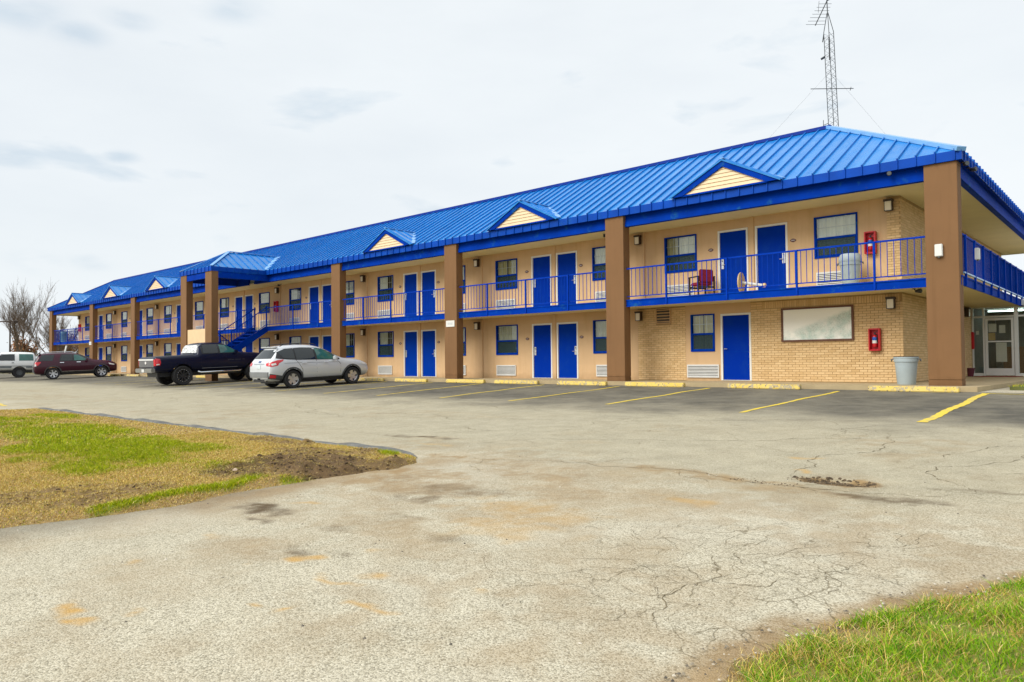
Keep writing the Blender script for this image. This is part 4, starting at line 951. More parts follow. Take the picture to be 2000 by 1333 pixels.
# toppled table
t = tag(empty('pedestal_table', (-5.85, .62, F2 + .002), (0, 0, rad(8))), 'round tan pedestal table lying on its side on the balcony', 'table')
beige = M('beige_laminate', (.72, .52, .26), .5); 
q = MB(); q.lathe([(0, 0), (.30, 0), (.31, .012), (.31, .03), (.30, .042), (0, .042)], (-.06, 0, .31), 'x', 32); q.build('tabletop', beige, t, smooth=True)
q = MB(); q.tube([(-.02, 0, .31), (.60, 0, .19)], .045, 12); q.build('pedestal', offwhite, t, smooth=True)
q = MB(); q.lathe([(.0, 0), (.05, .0), (.062, .02), (.062, .07), (.04, .09), (0, .09)], (.60, 0, .19), 'x', 20); q.build('base', beige, t, smooth=True)
# boxes on columns
def column_box(loc, label, parent=None, rot=0):
    t = tag(empty('wall_box', loc, (0, 0, rot)), label, 'electrical box', 'white boxes on the brown columns')
    q = MB(); q.box(-.085, .085, -.09, -.002, -.15, .15); q.build('housing', offwhite, t, bevel=.012); q = MB(); q.box(-.07, .07, -.096, -.0905, -.135, .135); q.build('cover', white, t); q = MB(); q.box(-.02, .02, -.07, -.03, -.18, -.151); q.build('conduit_stub', galv, t)
column_box((-.42, 0, 3.29), 'white box on the front of the brown corner column')
column_box((SK * .6 + .06, 1.5, 3.3), 'white box on the side balcony rail behind the corner column', rot=rad(90))
column_box((CANX1 - CW - .02, CYE + .16, 3.42), 'white box on the left face of the right canopy column', rot=rad(-90))
column_box((-35.77 - CW, CYE + .16, 3.36), 'white box on the left face of the left canopy column', rot=rad(-90))
for x, z, lab in ((-18.15, 2.22, 'white sign plate on the third brown column from the right'), (-60.24, 2.37, 'white sign plate on the second brown column from the left end')):
    t = tag(empty('sign_plate', (x, 0, z)), lab, 'sign', 'white sign plates on the columns')
    q = MB(); q.box(-.25, .25, -.02, -.002, -.125, .125); q.build('plate', white, t)
    q = MB()
    for k in range(5): q.box(-.15 + k * .062, -.15 + k * .062 + .04, -.0225, -.0205, -.04, .045)
    q.build('faint_numbers', M('faded_print', (.52, .55, .56), .6) if 'faded_print' not in bpy.data.materials else bpy.data.materials['faded_print'], t)
def floodlight(loc, rot, label):
    t = tag(empty('floodlight', loc, rot), label, 'floodlight', 'small lights and cameras under the eaves')
    q = MB(); q.box(-.03, .03, -.03, .03, -.015, .015); q.tube([(0, 0, 0), (0, -.05, -.06)], .012, 6); q.build('bracket', darkbrown, t)
    q = MB(); q.lathe([(.0, -.20), (.055, -.20), (.06, -.19), (.045, -.09), (.03, -.05), (0, -.05)], (0, 0, -.07), 'y', 14); q.build('lamp_head', black, t, smooth=True); q = MB(); q.lathe([(0, -.203), (.05, -.203)], (0, 0, -.07), 'y', 14); q.build('lens', galv, t)
floodlight((.06, .3, 5.42), (0, 0, rad(40)), 'small dark floodlight under the roof corner above the corner column')
floodlight((.02, 1.0, 5.42), (0, 0, rad(75)), 'small dark floodlight just behind the roof corner')
floodlight((-1.55, .06, 5.42), (0, 0, rad(20)), 'pale camera under the front eave left of the corner column')
floodlight((-10.9, .9, 5.093), (0, 0, rad(-60)), 'dark camera under the upper soffit left of the second column')
floodlight((-1.2, .7, 2.458), (0, 0, rad(70)), 'dark dome camera under the balcony by the corner column')
floodlight((-33.6, 1.3, 5.093), (0, 0, rad(-30)), 'pale floodlight under the upper soffit by the stairs')
# plant pot
t = tag(empty('plant_pot', (-1.95, 9.9, -.004)), 'maroon plant pot on the walkway by the lobby front', 'plant pot')
q = MB(); q.lathe([(0, 0), (.10, 0), (.15, .26), (.17, .26), (.17, .30), (.14, .30), (.13, .2), (0, .2)], n=20); q.build('pot', M('maroon_pot', (.11, .015, .03), .5), t, smooth=True)
q = MB(); q.lathe([(0, .24), (.14, .24)], n=16); q.build('soil', M('pot_soil', (.05, .03, .02), .95), t)
q = MB(); q.box(-1.7, -.5, 9.3, 10.6, -.003, .012); o = q.build('doormat', M('red_mat', (.25, .07, .04), .95, var=.2, vs=10)); tag(o, 'reddish mat on the walkway before the lobby door', 'doormat')
# ------------------------------------------------------------------ wheel stops and painted lines
stopm = NB('worn_yellow_paint'); at = stopm.n('ShaderNodeTexCoord').outputs['Object']; oi = stopm.n('ShaderNodeObjectInfo')
mp = stopm.n('ShaderNodeVectorMath', operation='ADD'); stopm.l(at, mp.inputs[0]); stopm.l(oi.outputs['Location'], mp.inputs[1])
wear = stopm.math('ADD', stopm.noise(9, 6, mp.outputs[0], .7), stopm.math('MULTIPLY', oi.outputs['Random'], .10))
c = stopm.mix(stopm.noise(3, 3, mp.outputs[0]), (.72, .50, .06), (.78, .62, .22)); c = stopm.mix(stopm.ramp(wear, [(.56, (0, 0, 0)), (.64, (1, 1, 1))]), c, (.42, .36, .25)); c = stopm.mix(stopm.ramp(stopm.noise(22, 4, mp.outputs[0]), [(.62, (0, 0, 0)), (.68, (1, 1, 1))]), c, (.06, .045, .03))
stopm.l(c, stopm.b.inputs['Base Color']); stopm.b.inputs['Roughness'].default_value = .8; stopm.bump(wear, .4, .02); stopm = stopm.m
stops = [(-.88, 'yellow chipped wheel stop before the corner column and grey bin', 1.98), (-4.62, 'bright yellow wheel stop below the map board and the blue store door', 2.06), (-8.1, 'worn yellow wheel stop in front of the brick with the vent', 2.08), (-10.9, 'yellow wheel stop just left of the second column', 2.05), (-13.85, 'yellow wheel stop before the first full pair of ground floor doors', 2.1),
         (-16.5, 'faded yellow wheel stop under the window right of the third column', 2.1), (-19.75, 'faded yellow wheel stop left of the third column', 2.05), (-22.6, 'yellow wheel stop in front of the silver car', 2.05), (-25.9, 'pale wheel stop in front of the fourth column', 2.0), (-29.2, 'pale wheel stop right of the navy pickup', 2.0),
         (-38.6, 'pale yellow wheel stop left of the canopy columns', 2.0), (-41.8, 'pale yellow wheel stop behind the pickup tailgate', 2.0), (-45.9, 'pale yellow wheel stop left of the pickup', 2.0), (-49.4, 'pale yellow wheel stop right of the maroon car', 2.0), (-52.9, 'pale wheel stop in front of the maroon car', 2.0)]
s0 = None
for x, lab, L in stops:
    z = ground_z(x, -.75) + .012
    if s0 is None:
        q = MB(); q.prism([(-.085, 0), (.085, 0), (.06, .13), (-.06, .13)], -1.0, 1.0); s0 = q.build('wheel_stop', stopm, bevel=.018)
        bm = bmesh.new(); bm.from_mesh(s0.data); bmesh.ops.subdivide_edges(bm, edges=[e for e in bm.edges if e.calc_length() > 1.5], cuts=24)
        for v in bm.verts:
            n = float(fbm(np.array([v.co.y]), np.array([v.co.z * 3 + v.co.x]), 4, 5)[0]) - .5; v.co.x += n * .016; v.co.z += n * .016 * (v.co.z > .05)
        bm.to_mesh(s0.data); bm.free(); o = s0
    else: o = bpy.data.objects.new('wheel_stop', s0.data); COL.objects.link(o)
    o.location = (x, -.75, z - .012); o.rotation_euler = (0, 0, rad(90 + random.uniform(-1.2, 1.2))); o.scale = (1, L / 2, 1)
    tag(o, lab, 'wheel stop', 'wheel stops along the walkway')
linem = NB('worn_yellow_line'); at = linem.n('ShaderNodeTexCoord').outputs['Object']; n_ = linem.noise(4, 6, at, .7)
linem.l(linem.mix(linem.ramp(n_, [(.5, (0, 0, 0)), (.68, (1, 1, 1))]), (.78, .58, .05), (.45, .38, .18)), linem.b.inputs['Base Color']); linem.b.inputs['Roughness'].default_value = .8; linem = linem.m
lines = [((.65, -.87), (.98, -7.05), .15), ((-2.47, -1.1), (-2.31, -6.75), .10), ((-6.15, -.95), (-5.82, -6.35), .11), ((-9.2, -1.0), (-8.85, -6.4), .10), ((-12.4, -.95), (-11.55, -6.4), .10), ((-15.4, -.95), (-14.45, -6.4), .10), ((-18.2, -.95), (-17.4, -6.4), .10), ((-21.1, -.95), (-20.6, -6.4), .09), ((-24.4, -.95), (-24.0, -6.4), .09),
         ((-27.4, -.95), (-27.1, -6.4), .09), ((-30.2, -.95), (-29.9, -6.4), .09), ((-36.6, -.95), (-36.3, -6.4), .09), ((-40, -.95), (-39.7, -6.4), .09), ((.66, -.92), (4.2, -1.15), .12), ((-27, -13.6), (-24, -14.0), .14)]
q = MB()
for (ax, ay), (bx, by), w in lines:
    n = 40; prev = None
    for k in range(n + 1):
        t = k / n; x = ax + (bx - ax) * t; y = ay + (by - ay) * t; d = Vector((bx - ax, by - ay)).normalized(); nx, ny = -d.y, d.x
        wob = .02 * math.sin(k * .35 + ax * 3); ww = w / 2 * (1 + .12 * math.sin(k * 1.9 + bx))
        a, b = (x + nx * (wob + ww), y + ny * (wob + ww)), (x + nx * (wob - ww), y + ny * (wob - ww))
        zz = float(lot_z(np.array([x]), np.array([y]))[0]) + .006
        cur = ((a[0], a[1], zz), (b[0], b[1], zz))
        if prev: q.poly([prev[0], cur[0], cur[1], prev[1]])
        prev = cur
tag(q.build('parking_lines', linem, fix=False), kind='structure')
# ------------------------------------------------------------------ antenna tower
TX, TYY = -6.10, 9.0
t = tag(empty('antenna_tower', (TX, TYY, TZ)), 'thin lattice radio mast leaning above the roof peak', 'antenna mast')
lean = Vector((-.030, 0, 1)); tri = [Vector((-.17, -.03, 0)), Vector((.05, -.1, 0)), Vector((.14, .14, 0))]; H1 = 5.25
q = MB()
for p in tri:
    q.tube([p, p + lean * H1, p * .1 + lean * (H1 + .75)], .015, 6)
q.build('mast_legs', galv, t)
q = MB(); z = .1; kk = 0
while z < H1 - .3:
    for i in range(3):
        a, b = tri[i], tri[(i + 1) % 3]
        q.tube([a + lean * z, b + lean * (z + .17)], .006, 4, cap=False); q.tube([b + lean * (z + .17), a + lean * (z + .34)], .006, 4, cap=False)
    z += .34
q.build('mast_lattice', galv, t)
q = MB(); q.tube([lean * (H1 + .6), lean * (H1 + 2.9)], .02, 8); q.build('mast_pole', galv, t)
dk = M('dark_antenna_metal', (.05, .055, .06), .5, metal=.4)
q = MB(); top = lean * (H1 + 1.22); e = lean * (H1 + .25) + r0 * -.5; q.tube([top, e], .018, 6); dr = (e - top)
for k in range(7): p = top + dr * (.12 + k * .14); w = .26 + .02 * k; q.tube([p - r0 * w, p + r0 * w * .9], .007, 4)
q.tube([top + Vector((-.3, 0, .1)), top + Vector((-.34, 0, -.35))], .008, 4); q.build('yagi_antenna', dk, t)
q = MB(); q.tube([lean * 3.0 + rt * -.8, lean * 3.0 + rt * .85 + Vector((0, 0, .02))], .014, 6); q.tube([lean * 3.0 + rt * .72 + Vector((0, 0, -.06)), lean * 3.0 + rt * .76 + Vector((0, 0, .08))], .012, 5); q.build('dipole_antenna', dk, t)
q = MB(); q.tube([lean * 4.1 + tri[1] + Vector((-.02, 0, 0)), lean * 5.0 + tri[1] * .8], .03, 6); q.tube([lean * (H1 - .05) + tri[0], lean * (H1 - .35) + tri[0] + Vector((-.06, 0, 0))], .02, 5); q.tube([lean * 4.3 + tri[0], lean * 4.27 + tri[0] + Vector((-.15, 0, -.02))], .045, 8); q.tube([lean * (H1 + 1.25), lean * (H1 + 1.24) + Vector((.15, 0, .03))], .04, 8); q.build('feed_box', dk, t)
q = MB(); q.tube([Vector((-.42, 0, 1.4)), Vector((-.42, 0, 1.86))], .012, 5)
q.tube([Vector((-.42, 0, 1.66)), Vector((-.22, -.03, 1.69))], .012, 5); q.build('side_arm', dk, t)
for dx, dy in ((-3.6, -1.2), (2.2, 1.6)):
    q = MB(); q.tube([lean * 3.7, Vector((dx, dy, .0))], .0026, 4); q.build('guy_wire', galv, t)
# ------------------------------------------------------------------ vehicles
def loft_body(name, st, mat, zlow, wheels, r_arch, parent, crease=None, sub=2):
    """st rows: x, zlow, wlow, zmid, wmid, zbelt, wbelt, zroof, wroof, ztop"""
    q = MB(); rings = []
    for x, zl, wl, zm, wm, zb, wb, zr_, wr, zt in st:
        half = [(0, zl), (wl * .55, zl), (wl, zl + .03), (wm, zm), (wb, zb), (wr, zr_), (wr * .5, zt - (zt - zr_) * .18), (0, zt)]
        ring = [(x, y, z) for y, z in half] + [(x, -y, z) for y, z in reversed(half[1:-1])]
        rings.append(ring)
    n = len(rings[0])
    for r_ in rings: q.v += r_
    for i in range(len(rings) - 1):
        for j in range(n): k = (j + 1) % n; q.f.append((i * n + j, i * n + k, (i + 1) * n + k, (i + 1) * n + j)); q.mi.append(0)
    q.f.append(tuple(range(n))); e = (len(rings) - 1) * n; q.f.append(tuple(e + j for j in reversed(range(n)))); q.mi += [0, 0]
    o = q.build(name, [mat, black], None, fix=True)
    s = o.modifiers.new('s', 'SUBSURF'); s.levels = sub; s.render_levels = sub
    cut = MB()
    for (wx, wz) in wheels: cut.lathe([(0, -1.3), (r_arch, -1.3), (r_arch, 1.3), (0, 1.3)], (wx, 0, wz), 'y', 40)
    c = cut.build('cut', black, None, fix=True); c.data.materials.clear(); c.data.materials.append(black)
    # keep a solid middle: cut only the outer 0.45 m each side
    for v in c.data.vertices: v.co.y = math.copysign(abs(v.co.y), v.co.y)
    b = o.modifiers.new('b', 'BOOLEAN'); b.operation = 'DIFFERENCE'; b.object = c; b.solver = 'EXACT'; b.material_mode = 'TRANSFER'
    bpy.context.view_layer.update(); dg = bpy.context.evaluated_depsgraph_get()
    me = bpy.data.meshes.new_from_object(o.evaluated_get(dg)); bpy.data.objects.remove(o); bpy.data.objects.remove(c)
    me.polygons.foreach_set('use_smooth', [True] * len(me.polygons)); me.set_sharp_from_angle(angle=rad(32))
    ob = bpy.data.objects.new(name, me); COL.objects.link(ob); ob.parent = parent
    bm = bmesh.new(); bm.from_mesh(me); tree = BVHTree.FromBMesh(bm); bm.free()
    return ob, tree
def patch(name, outline, tree, dirn, mat, parent, off=.008, rim=.02, cuts=3):
    """outline projected onto the body. dirn: 'r' right side (x,z), 'l' left, 'b' back (y,z), 'f' front (y,z), 't' top (x,y)"""
    bm = bmesh.new()
    mk = {'r': lambda a, b: (a, -3, b), 'l': lambda a, b: (a, 3, b), 'b': lambda a, b: (-4, a, b), 'f': lambda a, b: (9, a, b), 't': lambda a, b: (a, b, 5)}[dirn]
    D = Vector({'r': (0, 1, 0), 'l': (0, -1, 0), 'b': (1, 0, 0), 'f': (-1, 0, 0), 't': (0, 0, -1)}[dirn])
    vs = []
    m = len(outline)
    for i in range(m):
        a, b = outline[i], outline[(i + 1) % m]
        for k in range(2): t = k / 2; vs.append(bm.verts.new(mk(a[0] + (b[0] - a[0]) * t, a[1] + (b[1] - a[1]) * t)))
    f = bm.faces.new(vs); r_ = bmesh.ops.triangulate(bm, faces=[f])
    bmesh.ops.subdivide_edges(bm, edges=bm.edges[:], cuts=cuts, use_grid_fill=True)
    for v in bm.verts:
        h = tree.ray_cast(v.co, D)
        if h[0] is None: h = tree.find_nearest(v.co - D * 0 + D * (abs(v.co.dot(D)) - .9))
        nrm = h[1] if h[1].dot(D) < 0 else -h[1]
        v.co = h[0] + nrm * off - D * off * .3
    bmesh.ops.recalc_face_normals(bm, faces=bm.faces)
    if sum((fc.normal.dot(D) * fc.calc_area() for fc in bm.faces)) > 0: bmesh.ops.reverse_faces(bm, faces=bm.faces)
    be = [e for e in bm.edges if len(e.link_faces) == 1]
    ex = bmesh.ops.extrude_edge_only(bm, edges=be)
    for v in [g for g in ex['geom'] if isinstance(g, bmesh.types.BMVert)]: v.co += D * rim
    me = bpy.data.meshes.new(name); bm.to_mesh(me); bm.free(); me.materials.append(mat)
    me.polygons.foreach_set('use_smooth', [True] * len(me.polygons)); me.set_sharp_from_angle(angle=rad(40))
    o = bpy.data.objects.new(name, me); COL.objects.link(o); o.parent = parent; return o
def wheel(parent, x, y, r, w, style, rimr, side, proto):
    key = style
    if key not in proto:
        q = MB(); hw = w / 2
        q.lathe([(rimr, -hw * .8), (r * .93, -hw), (r * .985, -hw * .8), (r, -hw * .45), (r, hw * .45), (r * .985, hw * .8), (r * .93, hw), (rimr, hw * .8), (rimr, -hw * .8)], axis='y', n=36); ty = q.build('wheel', rubber, None, smooth=True)
        q = MB(); q.lathe([(0, -.02), (rimr * .9, .0), (rimr, -.02), (rimr + .012, -hw * .82), (rimr - .012, -hw * .86), (rimr * .94, -hw * .55), (rimr * .93, .03), (0, .03)], axis='y', n=36, m=1); q.lathe([(0, -hw * .62), (rimr * .24, -hw * .58), (rimr * .27, -hw * .3)], axis='y', n=16)
        ns = {'five': 5, 'six': 6, 'ten': 10, 'black': 8, 'steel': 8}[style]
        for k in range(ns):
            t = 2 * math.pi * k / ns + .3; d = Vector((math.cos(t), 0, math.sin(t))); p = Vector((-math.sin(t), 0, math.cos(t)))
            w0, w1 = (.055, .085) if style == 'five' else ((.028, .05) if style != 'ten' else (.02, .03))
            a0, a1 = d * rimr * .15 + Vector((0, -hw * .55, 0)), d * rimr * .97 + Vector((0, -hw * .66, 0)); b = len(q.v)
            q.v += [tuple(a0 - p * w0), tuple(a0 + p * w0), tuple(a1 + p * w1), tuple(a1 - p * w1)] + [tuple(v + Vector((0, .05, 0))) for v in (a0 - p * w0, a0 + p * w0, a1 + p * w1, a1 - p * w1)]
            for fc in ((3, 2, 1, 0), (0, 1, 5, 4), (1, 2, 6, 5), (2, 3, 7, 6), (3, 0, 4, 7)): q.f.append(tuple(b + i for i in fc)); q.mi.append(0)
        m = {'black': blackrim, 'steel': galv}.get(style, alloy)
        q.lathe([(rimr * 1.01, -hw * .84), (rimr * .90, -hw * .70), (rimr * .89, -hw * .4)], axis='y', n=36)
        if style == 'black':
            for k in range(16):
                t = 2 * math.pi * k / 16; q.lathe([(0, -hw * .92), (.016, -hw * .9), (.016, -hw * .7)], (rimr * .96 * math.cos(t), 0, rimr * .96 * math.sin(t)), 'y', 6, m=2)
        ri = q.build('rim', [m, black, alloy], ty, smooth=True, fix=True); proto[key] = (ty, ri); o = ty
    else: ty, ri = proto[key]; o = inst('wheel', ty); inst('rim', ri, o)
    o.parent = parent; o.location = (x, y, r)
    if side > 0: o.rotation_euler = (0, random.uniform(0, 1), math.pi)
    else: o.rotation_euler = (0, random.uniform(0, 1), 0)
    return o
def place(o, x, y, th, dz=0.):
    """x,y of the rear axle centre; th heading measured from +y towards -x"""
    slope = .036 * math.cos(th); o.location = (x, y, ground_z(x, y) + dz); o.rotation_euler = (0, -math.atan(slope), math.pi / 2 + th)
def box_part(name, b, mat, parent, bevel=.01): 
    q = MB(); q.box(*b); return q.build(name, mat, parent, bevel=bevel, smooth=True)
def seam(tree, pts, body, side='r', w=.007):
    for (a, b) in zip(pts, pts[1:]):
        d = Vector((b[0] - a[0], b[1] - a[1])); n = Vector((-d.y, d.x)).normalized() * w
        patch('panel_gap', [(a[0] + n.x, a[1] + n.y), (b[0] + n.x, b[1] + n.y), (b[0] - n.x, b[1] - n.y), (a[0] - n.x, a[1] - n.y)], tree, side, black, body, .0015, .004, 1)
def mirror(parent, x, z, w, mat):
    for sg in (-1, 1):
        q = MB(); q.box(x - .07, x + .07, sg * w - .02 if sg > 0 else sg * w - .17, sg * w + .17 if sg > 0 else sg * w + .02, z - .02, z + .14); q.build('wing_mirror', mat, parent, bevel=.03, smooth=True)
def plate(tree, parent, y, z, name='number_plate'):
    patch(name, [(y - .15, z - .075), (y + .15, z - .075), (y + .15, z + .075), (y - .15, z + .075)], tree, 'b', M('plate_face', (.62, .70, .72), .4, var=.15, vs=14) if 'plate_face' not in bpy.data.materials else bpy.data.materials['plate_face'], parent, .012, .02, 2)
def carpaint(name, c, metal=.5, rough=.32): return M(name, c, rough, metal=metal, var=.03, coat=.5, spec=.5)
# ---- silver crossover
silver = carpaint('silver_paint', (.70, .73, .76), .25, .34); cladding = M('grey_cladding', (.075, .08, .085), .6, var=.08)
car = tag(empty('parked_car'), 'silver crossover parked nose to the walkway, right of the navy pickup', 'car', 'cars parked at the motel')
ST = [(-.96, .44, .66, .60, .76, .78, .74, .86, .66, .87), (-.93, .36, .74, .60, .84, .92, .82, 1.0, .72, 1.01), (-.80, .29, .78, .62, .90, 1.06, .87, 1.16, .71, 1.18), (-.58, .27, .80, .62, .915, 1.10, .895, 1.42, .645, 1.46), (-.46, .26, .80, .62, .92, 1.10, .90, 1.555, .62, 1.615), (-.2, .26, .80, .62, .92, 1.10, .91, 1.60, .63, 1.67), (.6, .26, .80, .62, .92, 1.06, .915, 1.625, .64, 1.70),
      (1.25, .26, .80, .62, .92, 1.03, .915, 1.585, .625, 1.665), (1.62, .26, .80, .62, .92, 1.02, .912, 1.46, .61, 1.53), (2.0, .26, .80, .62, .92, 1.0, .91, 1.27, .62, 1.32), (2.36, .26, .80, .62, .92, .98, .90, 1.09, .66, 1.12), (2.65, .27, .80, .62, .915, .96, .89, 1.05, .62, 1.08), (3.05, .28, .78, .60, .90, .92, .87, 1.02, .60, 1.05), (3.36, .29, .76, .58, .87, .86, .83, .95, .56, .98), (3.54, .33, .68, .54, .78, .78, .74, .86, .5, .88), (3.59, .38, .62, .54, .70, .74, .66, .80, .45, .81)]
body, tr = loft_body('body', ST, silver, .26, [(0, .345), (2.69, .345)], .405, car)
for sd in 'rl':
    patch('window_surround', [(-.66, 1.17), (-.35, 1.13), (.2, 1.085), (1.0, 1.065), (2.12, 1.03), (2.16, 1.07), (1.9, 1.27), (1.55, 1.46), (1.2, 1.535), (.5, 1.565), (-.2, 1.53), (-.52, 1.42)], tr, sd, black, car, .004, .012)
    patch('side_window', [(-.54, 1.41), (-.36, 1.18), (.12, 1.125), (.12, 1.53), (-.2, 1.51)], tr, sd, carglass, car, .009, .01)
    patch('side_window', [(.18, 1.115), (1.0, 1.09), (.98, 1.535), (.5, 1.55), (.18, 1.535)], tr, sd, carglass, car, .009, .01)
    patch('side_window', [(1.1, 1.085), (1.92, 1.06), (1.86, 1.24), (1.52, 1.44), (1.2, 1.51), (1.08, 1.525)], tr, sd, tealglass, car, .009, .01)
    patch('taillight', [(-.90, 1.02), (-.62, 1.10), (-.36, 1.12), (-.40, 1.06), (-.56, .99), (-.62, .90), (-.78, .87), (-.89, .86)], tr, sd, redlens, car, .012, .02)
    patch('taillight_lens', [(-.86, .97), (-.7, 1.0), (-.68, .93), (-.85, .90)], tr, sd, whitelens, car, .018, .02, 1)
    patch('sill_cladding', [(.42, .25), (2.28, .25), (2.26, .385), (.44, .385)], tr, sd, cladding, car, .012, .03)
    patch('rear_cladding', [(-.92, .40), (-.43, .33), (-.42, .50), (-.92, .60)], tr, sd, cladding, car, .010, .03)
    for wx in (0, 2.69):
        arc = [(wx + .475 * math.cos(a), .345 + .475 * math.sin(a)) for a in [rad(-8 + k * 14) for k in range(15)]]; inn = [(wx + .405 * math.cos(a), .345 + .405 * math.sin(a)) for a in [rad(188 - k * 14) for k in range(15)]]
        for k in range(14): patch('arch_flare', [arc[k], arc[k + 1], inn[13 - k], inn[14 - k]], tr, sd, cladding, car, .012, .03, 1)
    seam(tr, [(.16, 1.08), (.30, .9), (.42, .7), (.44, .40)], car, sd); seam(tr, [(1.04, 1.06), (1.06, .40)], car, sd); seam(tr, [(2.0, 1.02), (2.14, .85), (2.12, .45)], car, sd)
    patch('body_crease', [(-.35, .972), (.5, .962), (2.1, .925), (2.1, .935), (.5, .974), (-.35, .984)], tr, sd, galv, car, .002, .004, 1)
    for hx in (.50, 1.45): patch('door_handle', [(hx - .10, .93), (hx + .10, .925), (hx + .10, .965), (hx - .10, .97)], tr, sd, silver, car, .035, .035, 1)
    patch('headlight', [(3.12, .90), (3.50, .82), (3.50, .74), (3.2, .80)], tr, sd, whitelens, car, .008, .02, 2)
    patch('rear_reflector', [(-.90, .44), (-.70, .42), (-.70, .54), (-.90, .56)], tr, sd, redlens, car, .016, .02, 1)
patch('rear_window', [(-.66, 1.17), (.66, 1.17), (.58, 1.50), (-.58, 1.50)], tr, 'b', carglass, car, .008, .02)
patch('rear_bumper', [(-.72, .46), (.72, .46), (.74, .66), (-.74, .66)], tr, 'b', M('grey_bumper', (.20, .21, .215), .5), car, .03, .04)
for s in (-1, 1): patch('taillight', [(s * .82, .88), (s * .82, 1.02), (s * .56, .99), (s * .60, .90)], tr, 'b', redlens, car, .012, .02, 2)
plate(tr, car, .0, .86); patch('chrome_strip', [(-.42, .955), (.42, .955), (.42, .985), (-.42, .985)], tr, 'b', chrome, car, .015, .02, 1)
patch('tailgate_badge', [(-.09, 1.02), (.09, 1.02), (.09, 1.08), (-.09, 1.08)], tr, 'b', M('badge_blue', (.03, .08, .25), .3), car, .012, .02, 1)
patch('windscreen', [(-.62, 1.16), (.62, 1.16), (.55, 1.5), (-.55, 1.5)], tr, 'f', tealglass, car, .008, .02)
q = MB(); q.tube([(-.80, -.05, 1.14), (-.70, -.10, 1.29), (-.66, -.22, 1.33)], .012, 6); q.build('rear_wiper', black, car)
for s in (-1, 1):
    q = MB(); q.tube([(-.35, s * .56, 1.63), (-.2, s * .56, 1.70), (.6, s * .56, 1.735), (1.1, s * .56, 1.70), (1.22, s * .55, 1.64)], .016, 8); q.build('roof_rail', black, car)
    q = MB(); q.tube([(-.97, s * .5, .34), (-.75, s * .5, .36)], .032, 10); q.build('exhaust_pipe', chrome, car)
q = MB(); q.bar((-1.02, 0, .40), (-.8, 0, .36), .06, .06); q.bar((-.9, -.5, .33), (-.9, .5, .33), .06, .1); q.build('tow_hitch', black, car)
box_part('rear_spoiler', (-.56, -.42, -.58, .58, 1.585, 1.625), silver, car, .018)
mirror(car, 1.85, 1.05, .90, silver); pr = {}
for x in (0, 2.69):
    for s in (-1, 1): wheel(car, x, s * .80, .345, .225, 'five', .235, s, pr)
box_part('underbody', (-.6, 3.2, -.62, .62, .2, .45), black, car)
place(car, -22.6, -4.95, -.03)
# ---- navy pickup
navy = M('navy_paint', (.0015, .004, .026), .3, var=.03, coat=.25, spec=.25)
car = tag(empty('parked_pickup'), 'dark navy crew cab pickup with big black wheels, left of the silver car', 'pickup', 'cars parked at the motel')
ST = [(-1.24, .66, .86, .86, .95, 1.24, .95, 1.315, .91, 1.33), (-1.20, .62, .90, .86, .99, 1.28, .985, 1.34, .93, 1.35), (-.8, .60, .92, .88, 1.01, 1.30, 1.0, 1.36, .94, 1.365), (-0.02, .60, .92, .88, 1.01, 1.32, 1.0, 1.375, .94, 1.38), (0.70, .60, .92, .88, 1.01, 1.33, 1.0, 1.38, .94, 1.385), (0.74, .58, .92, .88, 1.01, 1.36, 1.0, 1.42, .88, 1.43), (0.82, .58, .92, .88, 1.01, 1.37, 1.0, 1.80, .80, 1.84), (0.92, .58, .92, .88, 1.01, 1.37, 1.0, 1.90, .77, 1.955), (1.48, .58, .92, .88, 1.01, 1.37, 1.0, 1.93, .77, 1.99), (2.08, .58, .92, .88, 1.01, 1.37, 1.0, 1.90, .76, 1.965), (2.33, .58, .92, .88, 1.01, 1.37, 1.0, 1.80, .75, 1.86),
      (2.73, .58, .92, .88, 1.01, 1.37, 1.0, 1.56, .78, 1.60), (2.96, .58, .92, .88, 1.01, 1.36, .99, 1.43, .80, 1.455), (3.7, .58, .92, .86, 1.0, 1.33, .98, 1.41, .74, 1.44), (4.2, .58, .90, .84, .98, 1.28, .96, 1.36, .70, 1.39), (4.46, .58, .84, .82, .93, 1.20, .90, 1.28, .64, 1.30), (4.54, .62, .74, .82, .82, 1.1, .8, 1.18, .55, 1.19), (4.56, .66, .66, .82, .74, 1.06, .72, 1.12, .5, 1.13)]
body, tr = loft_body('body', ST, navy, .58, [(0, .45), (3.57, .45)], .53, car)
